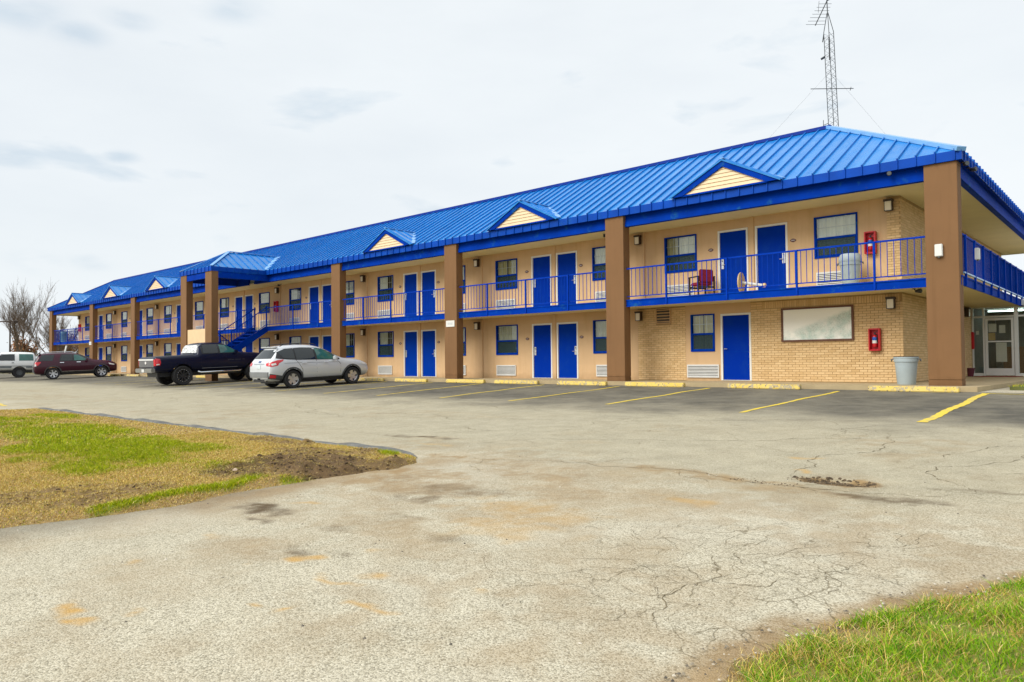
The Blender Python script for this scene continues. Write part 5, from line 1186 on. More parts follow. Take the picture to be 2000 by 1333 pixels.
for sd in 'rl':
    patch('window_surround', [(0.94, 1.42), (2.84, 1.42), (2.56, 1.63), (2.26, 1.82), (1.88, 1.865), (1.00, 1.86), (0.91, 1.80)], tr, sd, black, car, .004, .012)
    patch('side_window', [(1.00, 1.45), (1.74, 1.45), (1.74, 1.84), (1.03, 1.835)], tr, sd, carglass, car, .010, .01)
    patch('side_window', [(1.84, 1.45), (2.70, 1.45), (2.51, 1.63), (2.22, 1.80), (1.84, 1.84)], tr, sd, tealglass, car, .010, .01)
    patch('taillight', [(-1.20, .96), (-1.02, .97), (-.98, 1.10), (-1.02, 1.26), (-1.19, 1.28)], tr, sd, redlens, car, .012, .02, 2)
    patch('taillight_lens', [(-1.18, .98), (-1.05, .99), (-1.05, 1.04), (-1.18, 1.03)], tr, sd, whitelens, car, .017, .02, 1)
    seam(tr, [(0.72, 1.36), (0.72, .62)], car, sd, .012); seam(tr, [(0.88, 1.40), (0.88, .9), (1.03, .66)], car, sd); seam(tr, [(1.79, 1.40), (1.79, .66)], car, sd); seam(tr, [(2.70, 1.40), (2.70, .68)], car, sd); seam(tr, [(1.03, .66), (2.70, .66)], car, sd)
    patch('chrome_moulding', [(0.93, .745), (2.68, .745), (2.68, .765), (0.93, .765)], tr, sd, M('dull_moulding', (.25, .26, .30), .4) if 'dull_moulding' not in bpy.data.materials else bpy.data.materials['dull_moulding'], car, .012, .02, 1)
    for hx in (1.20, 2.03): patch('door_handle', [(hx - .11, 1.20), (hx + .11, 1.20), (hx + .11, 1.245), (hx - .11, 1.245)], tr, sd, navy, car, .04, .04, 1)
    for wx in (0, 3.57):
        arc = [(wx + .60 * math.cos(a), .45 + .60 * math.sin(a)) for a in [rad(5 + k * 17) for k in range(11)]]; inn = [(wx + .53 * math.cos(a), .45 + .53 * math.sin(a)) for a in [rad(175 - k * 17) for k in range(11)]]
        for k in range(10): patch('arch_flare', [arc[k], arc[k + 1], inn[9 - k], inn[10 - k]], tr, sd, navy, car, .02, .03, 1)
    x = 2.20
    for k, ln in enumerate([.045] * 5 + [0] + [.045] * 5 + [0, .045, .045]):
        if ln: patch('door_lettering', [(x, 1.085), (x + ln * .8, 1.085), (x + ln * .8, 1.115), (x, 1.115)], tr, sd, galv, car, .005, .006, 1)
        x += .062
    patch('headlight', [(4.25, 1.08), (4.46, 1.08), (4.44, 1.24), (4.25, 1.27)], tr, sd, whitelens, car, .01, .02, 2)
    q = MB(); s = -1 if sd == 'r' else 1; q.tube([(.72, s * .98, .60), (.82, s * 1.06, .56), (2.75, s * 1.06, .56), (2.85, s * .98, .60)], .045, 10); q.build('side_step', chrome, car, smooth=True)
tgm = M('grey_tailgate', (.13, .13, .135), .45, var=.12)
patch('tailgate', [(-.83, .90), (.83, .90), (.83, 1.19), (-.83, 1.19)], tr, 'b', tgm, car, .02, .03)
patch('tailgate_cap', [(-.84, 1.20), (.84, 1.20), (.84, 1.262), (-.84, 1.262)], tr, 'b', offwhite, car, .035, .05, 2)
patch('tailgate_badge', [(-.08, 1.06), (.0, 1.02), (.08, 1.06), (.06, 1.15), (-.06, 1.15)], tr, 'b', whitelens, car, .035, .02, 1)
for s in (-1, 1): patch('taillight', [(s * .84, .95), (s * .95, .95), (s * .95, 1.24), (s * .84, 1.24)], tr, 'b', redlens, car, .02, .02, 2)
box_part('rear_bumper', (-1.40, -1.22, -.95, .95, .64, .84), M('tarnished_chrome', (.38, .38, .36), .3, metal=.8, var=.25, vs=5), car, .03)
box_part('bumper_step', (-1.41, -1.3, -.2, .2, .845, .86), black, car, .003); box_part('number_plate', (-1.415, -1.402, -.15, .15, .67, .81), offwhite, car, .002)
crump = NB('crumpled_white_plastic'); crump.b.inputs['Base Color'].default_value = (.78, .80, .80, 1); crump.b.inputs['Roughness'].default_value = .22
cn = crump.n('ShaderNodeTexVoronoi'); cn.inputs['Scale'].default_value = 7; crump.l(crump.n('ShaderNodeTexCoord').outputs['Object'], cn.inputs['Vector']); crump.bump(cn.outputs['Distance'], 1.0, .09)
patch('plastic_rear_cover', [(-.82, 1.48), (.82, 1.48), (.70, 1.84), (-.70, 1.84)], tr, 'b', crump.m, car, .025, .04, 4)
patch('bed_cover', [(-1.15, -.86), (.66, -.86), (.66, .86), (-1.15, .86)], tr, 't', M('bed_cover_vinyl', (.02, .024, .035), .5), car, .012, .02)
patch('windscreen', [(-.72, 1.50), (.72, 1.50), (.68, 1.82), (-.68, 1.82)], tr, 'f', tealglass, car, .008, .02)
patch('grille', [(-.55, .88), (.55, .88), (.55, 1.1), (-.55, 1.1)], tr, 'f', chrome, car, .03, .03)
mirror(car, 2.58, 1.42, 1.0, navy); pr = {}
for x in (0, 3.57):
    for s in (-1, 1): wheel(car, x, s * .90, .45, .31, 'black', .285, s, pr)
box_part('underbody', (-1.0, 4.2, -.6, .6, .42, .7), black, car)
place(car, -31.6, -5.42, .0)
# ---- maroon suv
maroon = M('maroon_paint', (.050, .003, .016), .3, var=.03, coat=.35, spec=.3)
car = tag(empty('parked_car'), 'dark maroon large SUV at the left, tail towards the camera', 'car', 'cars parked at the motel')
ST = [(-1.10, .48, .74, .64, .84, .90, .82, 1.0, .76, 1.02), (-1.06, .40, .80, .66, .92, 1.04, .90, 1.12, .80, 1.14), (-.98, .36, .84, .68, .97, 1.15, .95, 1.26, .79, 1.30), (-.84, .34, .86, .68, .99, 1.18, .965, 1.56, .73, 1.60), (-.72, .33, .86, .68, .995, 1.18, .97, 1.68, .71, 1.745), (-.4, .33, .86, .68, 1.0, 1.18, .98, 1.72, .715, 1.79), (.5, .33, .86, .68, 1.0, 1.16, .985, 1.735, .72, 1.81), (1.2, .33, .86, .68, 1.0, 1.15, .985, 1.70, .71, 1.775), (1.6, .33, .86, .68, 1.0, 1.14, .98, 1.60, .69, 1.665), (2.05, .33, .86, .68, 1.0, 1.13, .975, 1.38, .70, 1.43), (2.4, .33, .86, .68, .995, 1.12, .965, 1.21, .74, 1.24), (2.7, .34, .86, .68, .99, 1.10, .955, 1.18, .70, 1.21),
      (3.3, .35, .84, .66, .97, 1.04, .93, 1.13, .66, 1.16), (3.65, .36, .78, .64, .90, .95, .86, 1.04, .60, 1.06), (3.82, .40, .66, .62, .76, .84, .72, .92, .5, .93), (3.86, .46, .58, .62, .66, .8, .62, .86, .44, .87)]
body, tr = loft_body('body', ST, maroon, .33, [(0, .385), (2.86, .385)], .45, car)
for sd in 'rl':
    patch('side_window', [(-.80, 1.26), (-.02, 1.24), (.12, 1.64), (-.62, 1.63)], tr, sd, carglass, car, .007, .015)
    patch('window_surround', [(.34, 1.20), (2.2, 1.17), (1.95, 1.36), (1.5, 1.59), (1.15, 1.645), (.5, 1.655)], tr, sd, black, car, .004, .012)
    patch('side_window', [(.42, 1.225), (1.14, 1.215), (1.14, 1.63), (.56, 1.635)], tr, sd, carglass, car, .010, .01)
    patch('side_window', [(1.24, 1.215), (2.08, 1.20), (1.88, 1.36), (1.5, 1.56), (1.24, 1.61)], tr, sd, tealglass, car, .010, .01)
    patch('taillight', [(-1.06, .93), (-.86, .95), (-.72, 1.10), (-.66, 1.18), (-1.0, 1.17)], tr, sd, redlens, car, .012, .02, 2)
    patch('taillight_lens', [(-1.04, .90), (-.95, .9), (-.95, 1.04), (-1.03, 1.04)], tr, sd, whitelens, car, .017, .02, 1)
    patch('sill_cladding', [(.48, .32), (2.38, .32), (2.36, .48), (.5, .48)], tr, sd, cladding, car, .012, .03)
    patch('chrome_strip', [(.5, .50), (2.36, .50), (2.36, .53), (.5, .53)], tr, sd, chrome, car, .014, .02, 1)
    for wx in (0, 2.86):
        arc = [(wx + .53 * math.cos(a), .385 + .53 * math.sin(a)) for a in [rad(-6 + k * 16) for k in range(13)]]; inn = [(wx + .45 * math.cos(a), .385 + .45 * math.sin(a)) for a in [rad(186 - k * 16) for k in range(13)]]
        for k in range(12): patch('arch_flare', [arc[k], arc[k + 1], inn[11 - k], inn[12 - k]], tr, sd, cladding, car, .012, .03, 1)
    seam(tr, [(.22, 1.2), (.35, .85), (.5, .55)], car, sd); seam(tr, [(1.19, 1.2), (1.19, .55)], car, sd); seam(tr, [(2.2, 1.15), (2.28, .55)], car, sd)
    for hx in (.52, 1.5): patch('door_handle', [(hx - .12, 1.08), (hx + .12, 1.075), (hx + .12, 1.12), (hx - .12, 1.125)], tr, sd, chrome, car, .035, .035, 1)
    patch('headlight', [(3.3, .98), (3.68, .88), (3.66, .80), (3.35, .86)], tr, sd, whitelens, car, .008, .02, 2)
patch('rear_window', [(-.72, 1.24), (.72, 1.24), (.64, 1.62), (-.64, 1.62)], tr, 'b', carglass, car, .008, .02)
patch('rear_bumper', [(-.80, .48), (.80, .48), (.82, .72), (-.82, .72)], tr, 'b', cladding, car, .03, .05); plate(tr, car, 0, .92)
patch('chrome_strip', [(-.55, 1.05), (.55, 1.05), (.55, 1.08), (-.55, 1.08)], tr, 'b', chrome, car, .015, .02, 1)
patch('windscreen', [(-.66, 1.28), (.66, 1.28), (.6, 1.62), (-.6, 1.62)], tr, 'f', tealglass, car, .008, .02)
for s in (-1, 1):
    q = MB(); q.tube([(-.55, s * .64, 1.74), (-.4, s * .64, 1.82), (.6, s * .64, 1.85), (1.2, s * .64, 1.81), (1.35, s * .63, 1.74)], .018, 8); q.build('roof_rail', chrome, car)
box_part('rear_spoiler', (-.96, -.66, -.66, .66, 1.72, 1.77), black, car, .02); mirror(car, 1.98, 1.16, .97, maroon); pr = {}
for x in (0, 2.86):
    for s in (-1, 1): wheel(car, x, s * .86, .385, .25, 'six', .265, s, pr)
box_part('underbody', (-.7, 3.4, -.65, .65, .27, .5), black, car)
place(car, -53.4, -4.5, -.22)
# ---- white older suv
wpaint = carpaint('white_car_paint', (.85, .87, .87), .0, .35)
car = tag(empty('parked_car'), 'white boxy older SUV at the left edge, facing left', 'car', 'cars parked at the motel')
ST = [(-1.12, .60, .80, .85, .93, 1.15, .93, 1.26, .86, 1.28), (-1.08, .56, .84, .86, .97, 1.2, .965, 1.30, .88, 1.33), (-1.02, .54, .86, .86, .98, 1.22, .975, 1.80, .80, 1.86), (-.94, .54, .86, .86, .985, 1.22, .98, 1.88, .78, 1.945), (0, .54, .86, .86, .985, 1.22, .98, 1.92, .78, 1.99), (.9, .54, .86, .86, .985, 1.22, .98, 1.92, .78, 1.985), (1.25, .54, .86, .86, .985, 1.22, .98, 1.86, .77, 1.92), (1.5, .54, .86, .86, .985, 1.22, .98, 1.62, .78, 1.66), (1.8, .54, .86, .86, .98, 1.22, .975, 1.30, .82, 1.33), (1.9, .54, .86, .86, .98, 1.22, .97, 1.27, .82, 1.30), (2.8, .54, .86, .86, .98, 1.2, .965, 1.26, .80, 1.28), (3.25, .56, .84, .84, .96, 1.16, .94, 1.22, .78, 1.24), (3.3, .60, .8, .84, .93, 1.12, .91, 1.17, .74, 1.18)]
body, tr = loft_body('body', ST, wpaint, .54, [(0, .40), (2.66, .40)], .47, car)
for sd in 'rl':
    patch('side_window', [(-.92, 1.30), (.02, 1.30), (.02, 1.80), (-.90, 1.80)], tr, sd, tealglass, car, .008, .015)
    patch('side_window', [(.30, 1.30), (1.42, 1.30), (1.22, 1.78), (.30, 1.80)], tr, sd, carglass, car, .008, .015)
    patch('side_trim', [(-1.0, .74), (3.15, .74), (3.15, .92), (-1.0, .92)], tr, sd, M('grey_trim_paint', (.22, .25, .27), .45) if 'grey_trim_paint' not in bpy.data.materials else bpy.data.materials['grey_trim_paint'], car, .006, .012)
    seam(tr, [(.2, 1.85), (.2, .6)], car, sd); seam(tr, [(1.5, 1.25), (1.5, .6)], car, sd)
    patch('door_handle', [(.34, 1.12), (.5, 1.12), (.5, 1.16), (.34, 1.16)], tr, sd, black, car, .03, .03, 1); patch('taillight', [(-1.08, .95), (-1.0, .95), (-1.0, 1.2), (-1.08, 1.2)], tr, sd, redlens, car, .01, .02, 1)
patch('windscreen', [(-.74, 1.36), (.74, 1.36), (.70, 1.82), (-.70, 1.82)], tr, 'f', tealglass, car, .008, .02); patch('rear_window', [(-.7, 1.34), (.7, 1.34), (.66, 1.8), (-.66, 1.8)], tr, 'b', carglass, car, .008, .02)
mirror(car, 1.45, 1.28, .98, chrome); pr = {}
for x in (0, 2.66):
    for s in (-1, 1): wheel(car, x, s * .84, .40, .25, 'steel', .21, s, pr)
box_part('underbody', (-.9, 3.0, -.6, .6, .4, .6), black, car); box_part('front_bumper', (3.28, 3.45, -.95, .95, .56, .74), chrome, car, .02)
car.location = (-63.5, -4.07, ground_z(-63, -4.1)); car.rotation_euler = (0, 0, math.atan2(-.985, -.17))
# small pale car far behind the building end
car = tag(empty('parked_car'), 'white car far behind the left end of the motel, seen under the balcony', 'car', 'cars parked at the motel')
ST2 = [(x * .95, a * .9, b, c_ * .9, d, e_ * .9, f_, g_ * .88, h_, i_ * .88) for x, a, b, c_, d, e_, f_, g_, h_, i_ in [(-.96, .44, .66, .60, .76, .78, .74, .86, .66, .87), (-.80, .29, .78, .62, .90, 1.06, .87, 1.16, .71, 1.18), (-.46, .26, .80, .62, .92, 1.10, .90, 1.45, .62, 1.5), (.6, .26, .80, .62, .92, 1.06, .915, 1.6, .64, 1.66), (1.62, .26, .80, .62, .92, 1.02, .912, 1.46, .61, 1.53), (2.36, .26, .80, .62, .92, .98, .90, 1.09, .66, 1.12), (3.35, .30, .72, .58, .84, .78, .79, .88, .52, .90), (3.57, .42, .5, .54, .58, .62, .54, .68, .36, .68)]]
body, tr = loft_body('body', ST2, wpaint, .26, [(0, .33), (2.6, .33)], .38, car, sub=1)
for sd in 'rl': patch('side_window', [(-.4, 1.06), (1.7, 1.0), (1.4, 1.3), (-.2, 1.34)], tr, sd, carglass, car, .01, .01)
pr = {}
for x in (0, 2.6):
    for s in (-1, 1): wheel(car, x, s * .80, .33, .2, 'five', .22, s, pr)
car.location = (-92, 9.5, -.15); car.rotation_euler = (0, 0, math.atan2(.69, .73))
# ------------------------------------------------------------------ trees and background
def branch_tree(name, loc, H, spread, seed, label, nmain=7, leaves=None, trunk_r=.2, group=None, twm=twig, levels=5):
    rs = random.Random(seed); t = tag(empty(name, loc), label, 'tree', group)
    tq, cq = MB(), MB(); tips = []
    def grow(p, d, L, r, lev):
        n = 3; pts = [p]; q = p.copy(); dd = d.copy()
        for k in range(n):
            dd = (dd + Vector((rs.uniform(-.14, .14), rs.uniform(-.14, .14), rs.uniform(-.02, .12)))).normalized(); q = q + dd * (L / n); pts.append(q.copy())
        mb = tq if lev <= 1 else cq
        mb.tube(pts, [r, r * .86, r * .72, r * .55], 6 if lev < 2 else 3, cap=False)
        if lev >= levels: tips.append(q.copy()); return
        nc = {0: 0, 1: 5, 2: 4, 3: 4, 4: 3}.get(lev, 2)
        for k in range(nc):
            f = rs.uniform(.3, 1.0); i = min(int(f * n), n - 1); bp = pts[i].lerp(pts[i + 1], f * n - i)
            ax = Vector((rs.uniform(-1, 1), rs.uniform(-1, 1), rs.uniform(-.2, .5))); nd = (dd + ax.normalized() * rs.uniform(.35, .8) + Vector((0, 0, .12))).normalized()
            grow(bp, nd, L * rs.uniform(.42, .66), max(r * .46, .0075), lev + 1)
        grow(q, dd, L * .66, max(r * .52, .0075), lev + 1)
    base = Vector((0, 0, -.2)); hb = H * .16
    tq.tube([base, Vector((.02, 0, hb * .6)), Vector((.0, .03, hb))], [trunk_r * 1.25, trunk_r, trunk_r * .9], 9, cap=False)
    for k in range(nmain):
        a = 2 * math.pi * k / nmain + rs.uniform(-.4, .4); tilt = rs.uniform(.1, .62) * spread
        grow(Vector((0, 0, hb * rs.uniform(.6, 1))), Vector((math.cos(a) * tilt, math.sin(a) * tilt, 1)).normalized(), H * rs.uniform(.34, .46), trunk_r * .5, 1)
    tq.build('trunk', bark, t, smooth=True); cq.build('crown', twm, t)
    if leaves:
        lm, nl, sz = leaves; q = MB()
        for k in range(nl):
            p = rs.choice(tips) + Vector((rs.gauss(0, .25), rs.gauss(0, .25), rs.gauss(0, .25))); a = Vector((rs.uniform(-1, 1), rs.uniform(-1, 1), rs.uniform(-1, 1))).normalized() * sz; b = a.orthogonal().normalized() * sz * .6
            q.poly([p - a, p + b, p + a, p - b])
        q.build('leaves', lm, t)
    return t
russet = M('russet_leaves', (.28, .13, .05), .9, var=.45, vs=1.2); tanl = M('dry_leaves', (.38, .22, .10), .9, var=.4, vs=1.2)
gl = ground_z(-95, -2)
branch_tree('bare_tree', (-99.5, 4.8, -.3), 10.0, 1.0, 11, 'tall bare grey tree left of the motel, highest crown', 6, None, .165)
branch_tree('bare_tree', (-92, 6.4, -.3), 7.2, 1.15, 23, 'shorter bare tree beside the tall one, just left of the motel end', 7, None, .16)
branch_tree('bare_tree', (-112, 19.5, -.3), 10.2, 1.2, 31, 'bare tree seen through the gap beside the far left column', 7, None, .2)
branch_tree('bare_tree', (-88, 13.4, -.3), 7.5, 1.1, 37, 'slim bare tree right behind the far left end of the balcony', 6, None, .13)
branch_tree('leafy_tree', (-111, .6, -.3), 7.6, 1.25, 41, 'small tree with russet leaves at the left edge of the photo', 7, (russet, 1500, .15), .16, twm=bark, levels=4)
branch_tree('leafy_tree', (-97, 9.0, -.3), 4.6, 1.5, 43, 'low round tree with dry tan leaves against the far left column', 8, (tanl, 1500, .12), .1, levels=4)
branch_tree('leafy_tree', (-120, 10, -.3), 4.8, 1.6, 44, 'low russet tree behind the tall bare tree', 8, (russet, 1500, .15), .1, levels=4)
rs = random.Random(5)
def hedge(name, p, q_, h, w, mt, label, n):
    o = tag(empty(name, p), label, 'hedge'); m = MB(); d = Vector(q_) - Vector(p)
    for k in range(n):
        c = d * rs.random() + Vector((rs.gauss(0, w), rs.gauss(0, w), abs(rs.gauss(0, .5)) * h)); a = Vector((rs.uniform(-1, 1), rs.uniform(-1, 1), rs.uniform(-1, 1))).normalized() * .16; b = a.orthogonal().normalized() * .1
        m.poly([c - a, c + b, c + a, c - b])
    m.build('foliage', mt, o)
    m = MB()
    for k in range(40): c = d * rs.random(); m.tube([c, c + Vector((rs.uniform(-.4, .4), rs.uniform(-.4, .4), h * .8))], .03, 4, cap=False)
    m.build('stems', bark, o)
hedge('hedge', (-122, -7, -.4), (-98, 15, -.4), 1.9, .8, M('dark_hedge_leaves', (.07, .075, .03), .9, var=.5, vs=1), 'dark scrubby hedge along the foot of the left trees', 6000)
hedge('hedge', (-96, 12, -.4), (-88, 22, -.4), 1.8, .8, M('brown_hedge_leaves', (.16, .11, .055), .9, var=.5, vs=1), 'brownish hedge behind the far left end of the motel', 2500)
t = tag(empty('street_lamp', (-89, 1.3, -.3)), 'dark street lamp with a flat arm at the left edge of the photo', 'street lamp')
q = MB(); q.tube([(0, 0, 0), (0, 0, 5.75)], [.09, .07], 10); q.build('pole', darkbrown, t, smooth=True)
q = MB(); q.bar((.25, .25, 5.65), (-2.2, -2.1, 5.62), .12, .12); q.build('arm', darkbrown, t); 
for a in (.35, -1.9):
    q = MB(); q.box(a - .35, a + .35, a - .2, a + .2, 5.45, 5.72); q.build('lamp_head', darkbrown, t, bevel=.03)
t = empty('leaning_pole', (-80.6, 3.6, -.3), (rad(-16), rad(-16), 0)); tag(t, 'white pole leaning behind the roof of the white SUV', 'pole')
q = MB(); q.tube([(0, 0, 0), (0, 0, 3.3)], .075, 10); q.build('pole', white, t, smooth=True); q = MB(); q.lathe([(.09, 3.3), (.09, 3.36), (0, 3.4)], n=10); q.build('cap', white, t)
# ------------------------------------------------------------------ lawns
def lawn_mask(X, Y):
    e = np.interp(Y, [-30, -21, -19.2, -18.5, -18, -17.3, -16.6, -16, -15.3, -14.6, -14.2, -13.95], [-7.5, -4.6, -3.75, -3.45, -3.22, -3.08, -3.2, -3.12, -3.04, -2.95, -3.0, -3.35]) + (fbm(X, Y, 3.2, 7) - .5) * .16
    l = np.interp(Y, [-30, -18, -14.9, -13.75], [-32, -24, -21.1, -20.1])
    return (X < e) & (X > l) & (Y < -13.9 + (fbm(X, Y, 2, 17) - .5) * .1), e
def lawn_z(X, Y):
    _, e = lawn_mask(X, Y); d = np.clip(np.minimum(e - X, -13.8 - Y), 0, 3)
    mud = mud_f(X, Y)
    return lot_z(X, Y) * 0 + np.maximum(-.12 + .036 * (np.minimum(Y, -.55) + .55), -1.05) - .03 + .095 * sstep(-.02, .3, d) + .03 * sstep(.3, 2, d) + (fbm(X, Y, 1.2, 41) - .5) * .05 * sstep(0, .5, d) + mud * (fbm(X, Y, 6, 43, 5) - .42) * .22 * sstep(.0, .3, d)
def mud_f(X, Y):
    n = fbm(X, Y, 1.3, 51); n2 = fbm(X, Y, 3.5, 52); r = np.zeros(X.shape)
    for x, y, rx, ry, s in ((-3.7, -15.2, 1.1, .75, 1), (-4.2, -16.1, .45, .4, .9), (-4.9, -14.7, 1.2, .5, .65), (-4.0, -17.7, .4, .8, .5), (-4.6, -18.8, .7, 1.2, .5), (-6.3, -14.3, 1.2, .35, .5), (-3.25, -14.6, .4, .6, .8), (-4.3, -14.15, .2, .15, .7), (-5.9, -14.1, .25, .16, .7)):
        r = np.maximum(r, s * (1 - sstep(.5, 1.25, np.hypot((X - x) / rx, (Y - y) / ry) + (n - .5) * 1.1 + (n2 - .5) * .6)))
    return r
def green_f(X, Y):
    n = fbm(X, Y, .55, 61); n2 = fbm(X, Y, 1.7, 62); r = np.zeros(X.shape)
    for x, y, rx, ry, s in ((-8.2, -16.2, 3.4, 1.15, 1.0), (-13, -16, 5, 1.2, .8), (-16.5, -14.6, 1.8, .45, .9), (-6.6, -15.6, 1.0, .6, .7), (-6.2, -17.1, .9, .4, .75)):
        r = np.maximum(r, s * (1 - sstep(.45, 1.15, np.hypot((X - x) / rx, (Y - y) / ry) + (n - .5) * 1.3 + (n2 - .5) * .9)))
    for pth, w, s in (([(-3.42, -17.9), (-3.5, -17.0), (-3.5, -16.5), (-3.7, -16.1)], .14, 1), ([(-3.3, -15.95), (-3.15, -15.6)], .12, .8), ([(-3.95, -14.05), (-3.7, -14.15)], .12, 1), ([(-4.9, -13.98), (-5.1, -14.0)], .1, .5)):
        r = np.maximum(r, s * (1 - sstep(.4, 1.2, segdist(X, Y, pth) / w + (n2 - .5) * .8)))
    return r
soil = NB('turf_soil'); at = soil.n('ShaderNodeTexCoord').outputs['Object']
c = soil.mix(soil.noise(6, 6, at, .65), (.24, .155, .06), (.50, .35, .15)); c = soil.mix(soil.attr('green').outputs['Fac'], c, (.24, .27, .03)); c = soil.mix(soil.attr('mud').outputs['Fac'], c, soil.mix(soil.noise(14, 6, at, .75), (.035, .02, .008), (.26, .16, .07)))
soil.l(c, soil.b.inputs['Base Color']); soil.b.inputs['Roughness'].default_value = .95; soil.bump(soil.noise(45, 5, at, .7), .8, .03)
xs = np.concatenate([np.arange(-26, -12, .3), np.arange(-12, -7, .12), np.arange(-7, -2.6, .04)]); ys = np.concatenate([np.arange(-26, -20, .4), np.arange(-20, -13.5, .05)])
lw = grid_mesh('lawn_soil', xs, ys, lawn_z, soil.m, dict(mud=mud_f, green=green_f), lambda X, Y: lawn_mask(X, Y)[0]); tag(lw, kind='structure')
# asphalt kerb along the far edge of the lawn
q = MB(); prev = None; kerb = M('asphalt_kerb', (.15, .15, .14), .85, var=.45, vs=5, bump=.4, bs=40)
for k in range(120):
    x = -20.6 + 17.2 * k / 119; y = -13.80 - .02 * math.sin(x * 1.7) - (0 if x < -3.9 else (x + 3.9) * .5); z = ground_z(x, y); h = (.055 + .02 * math.sin(x * 2.3) + .01 * math.sin(x * 7)) * min(1, max(.05, (-3.3 - x) / .9))
    cur = [(x, y + .26, z - .01), (x, y + .14, z + h * .6), (x, y + .02, z + h), (x, y - .12, z + h), (x, y - .2, z - .02)]
    if prev:
        for a in range(4): q.poly([prev[a], prev[a + 1], cur[a + 1], cur[a]])
    prev = cur
tag(q.build('kerb', kerb, smooth=True), kind='structure')
# near lawn at the lower right
def nl_mask(X, Y): return X > edge_x(Y) - .3
def nl_z(X, Y):
    d = np.clip(X - edge_x(Y), 0, 3); return np.maximum(-.12 + .036 * (np.minimum(Y, -.55) + .55), -1.05) - .035 + .07 * sstep(-.12, .3, np.clip(X - edge_x(Y), -1, 3) + (fbm(X, Y, 5, 71) - .5) * .12) + .03 * sstep(.2, 1, d) + (fbm(X, Y, 3, 72) - .5) * .04 * sstep(0, .3, d)
def nl_mud(X, Y):
    d = X - edge_x(Y); return np.clip(1 - sstep(.05, .3, d + (fbm(X, Y, 4, 73) - .5) * .3), 0, 1) * .8
def nl_green(X, Y):
    d = X - edge_x(Y); g = sstep(.06, .26, d + (fbm(X, Y, 2.3, 74) - .5) * .42); return g * (1 - .8 * (1 - sstep(.3, 1.1, np.hypot((X - 3.15) / .26, (Y + 16.62) / .16) + (fbm(X, Y, 5, 75) - .5) * .7)))
xs = np.arange(2.4, 9, .05); ys = np.arange(-20, -12.9, .05)
n2 = grid_mesh('near_lawn_soil', xs, ys, nl_z, soil.m, dict(mud=nl_mud, green=lambda X, Y: nl_green(X, Y) * .6), nl_mask); tag(n2, kind='structure')
# ---- grass blades
grm = NB('grass_blades'); grm.l(grm.attr('tint').outputs['Color'], grm.b.inputs['Base Color']); grm.b.inputs['Roughness'].default_value = .6; grm.b.inputs['Specular IOR Level'].default_value = .08
grm.b.inputs['Subsurface Weight'].default_value = 0
def blades(name, X, Y, Z, H, Wd, lean, C, rs, segs=2):
    n = len(X); az = rs.uniform(0, 2 * np.pi, n); la = rs.uniform(0, 2 * np.pi, n); k = segs + 1
    px, py = np.cos(az), np.sin(az); lx, ly = np.cos(la) * lean, np.sin(la) * lean
    V_ = []
    for i in range(k):
        t = i / segs; wd = Wd * (1 - t) ** .7 if i < segs else np.zeros(n); cx, cy, cz = X + lx * H * t ** 1.8, Y + ly * H * t ** 1.8, Z + H * t * (1 - .25 * lean * t)
        if i < segs: V_ += [np.stack([cx - px * wd / 2, cy - py * wd / 2, cz], -1), np.stack([cx + px * wd / 2, cy + py * wd / 2, cz], -1)]
        else: V_ += [np.stack([cx, cy, cz], -1)]
    nv = len(V_); co = np.stack(V_, 1).reshape(-1, 3); base = np.arange(n) * nv; F = []
    for i in range(segs - 1): F += [np.stack([base + 2 * i, base + 2 * i + 1, base + 2 * i + 3], -1), np.stack([base + 2 * i, base + 2 * i + 3, base + 2 * i + 2], -1)]
    F.append(np.stack([base + 2 * (segs - 1), base + 2 * (segs - 1) + 1, base + 2 * segs], -1)); F = np.concatenate(F)
    me = bpy.data.meshes.new(name); me.vertices.add(len(co)); me.vertices.foreach_set('co', co.astype(np.float32).ravel()); me.loops.add(F.size); me.loops.foreach_set('vertex_index', F.astype(np.int32).ravel())
    me.polygons.add(len(F)); me.polygons.foreach_set('loop_start', np.arange(0, F.size, 3, dtype=np.int32)); me.polygons.foreach_set('loop_total', np.full(len(F), 3, np.int32)); me.update()
    at = me.color_attributes.new('tint', 'FLOAT_COLOR', 'POINT'); cc = np.concatenate([C, np.ones((n, 1))], 1); at.data.foreach_set('color', np.repeat(cc, nv, axis=0).astype(np.float32).ravel())
    me.materials.append(grm.m); o = bpy.data.objects.new(name, me); COL.objects.link(o); tag(o, kind='stuff'); return o
def tints(g, rs, a=((.20, .30, .004), (.33, .40, .006), (.48, .48, .015))):
    n = len(g); a = np.array(a); b = np.array([[.56, .38, .09], [.68, .49, .14], [.40, .26, .06], [.80, .64, .26]])
    ca = a[rs.randint(0, 3, n)]; cb = b[rs.randint(0, 4, n)]; m = (rs.rand(n) < g)[:, None]; c = np.where(m, ca, cb); return c * rs.uniform(.75, 1.25, (n, 1))
rs = np.random.RandomState(9)
def sample(n, x0, x1, y0, y1, dens):
    X = rs.uniform(x0, x1, n); Y = rs.uniform(y0, y1, n); k = rs.rand(n) < dens(X, Y); return X[k], Y[k]
def dens_l(X, Y):
    mk, e = lawn_mask(X, Y); return mk * np.clip(1 - .72 * mud_f(X, Y), 0, 1) * np.where(e - X < .12, .7, 1)
X1, Y1 = sample(330000, -9, -2.8, -20, -13.85, dens_l); X2, Y2 = sample(150000, -24, -9, -20, -13.85, dens_l)
X = np.concatenate([X1, X2]); Y = np.concatenate([Y1, Y2]); G_ = green_f(X, Y); Wd = np.where(X < -9, .012, .0065) * rs.uniform(.7, 1.3, len(X))
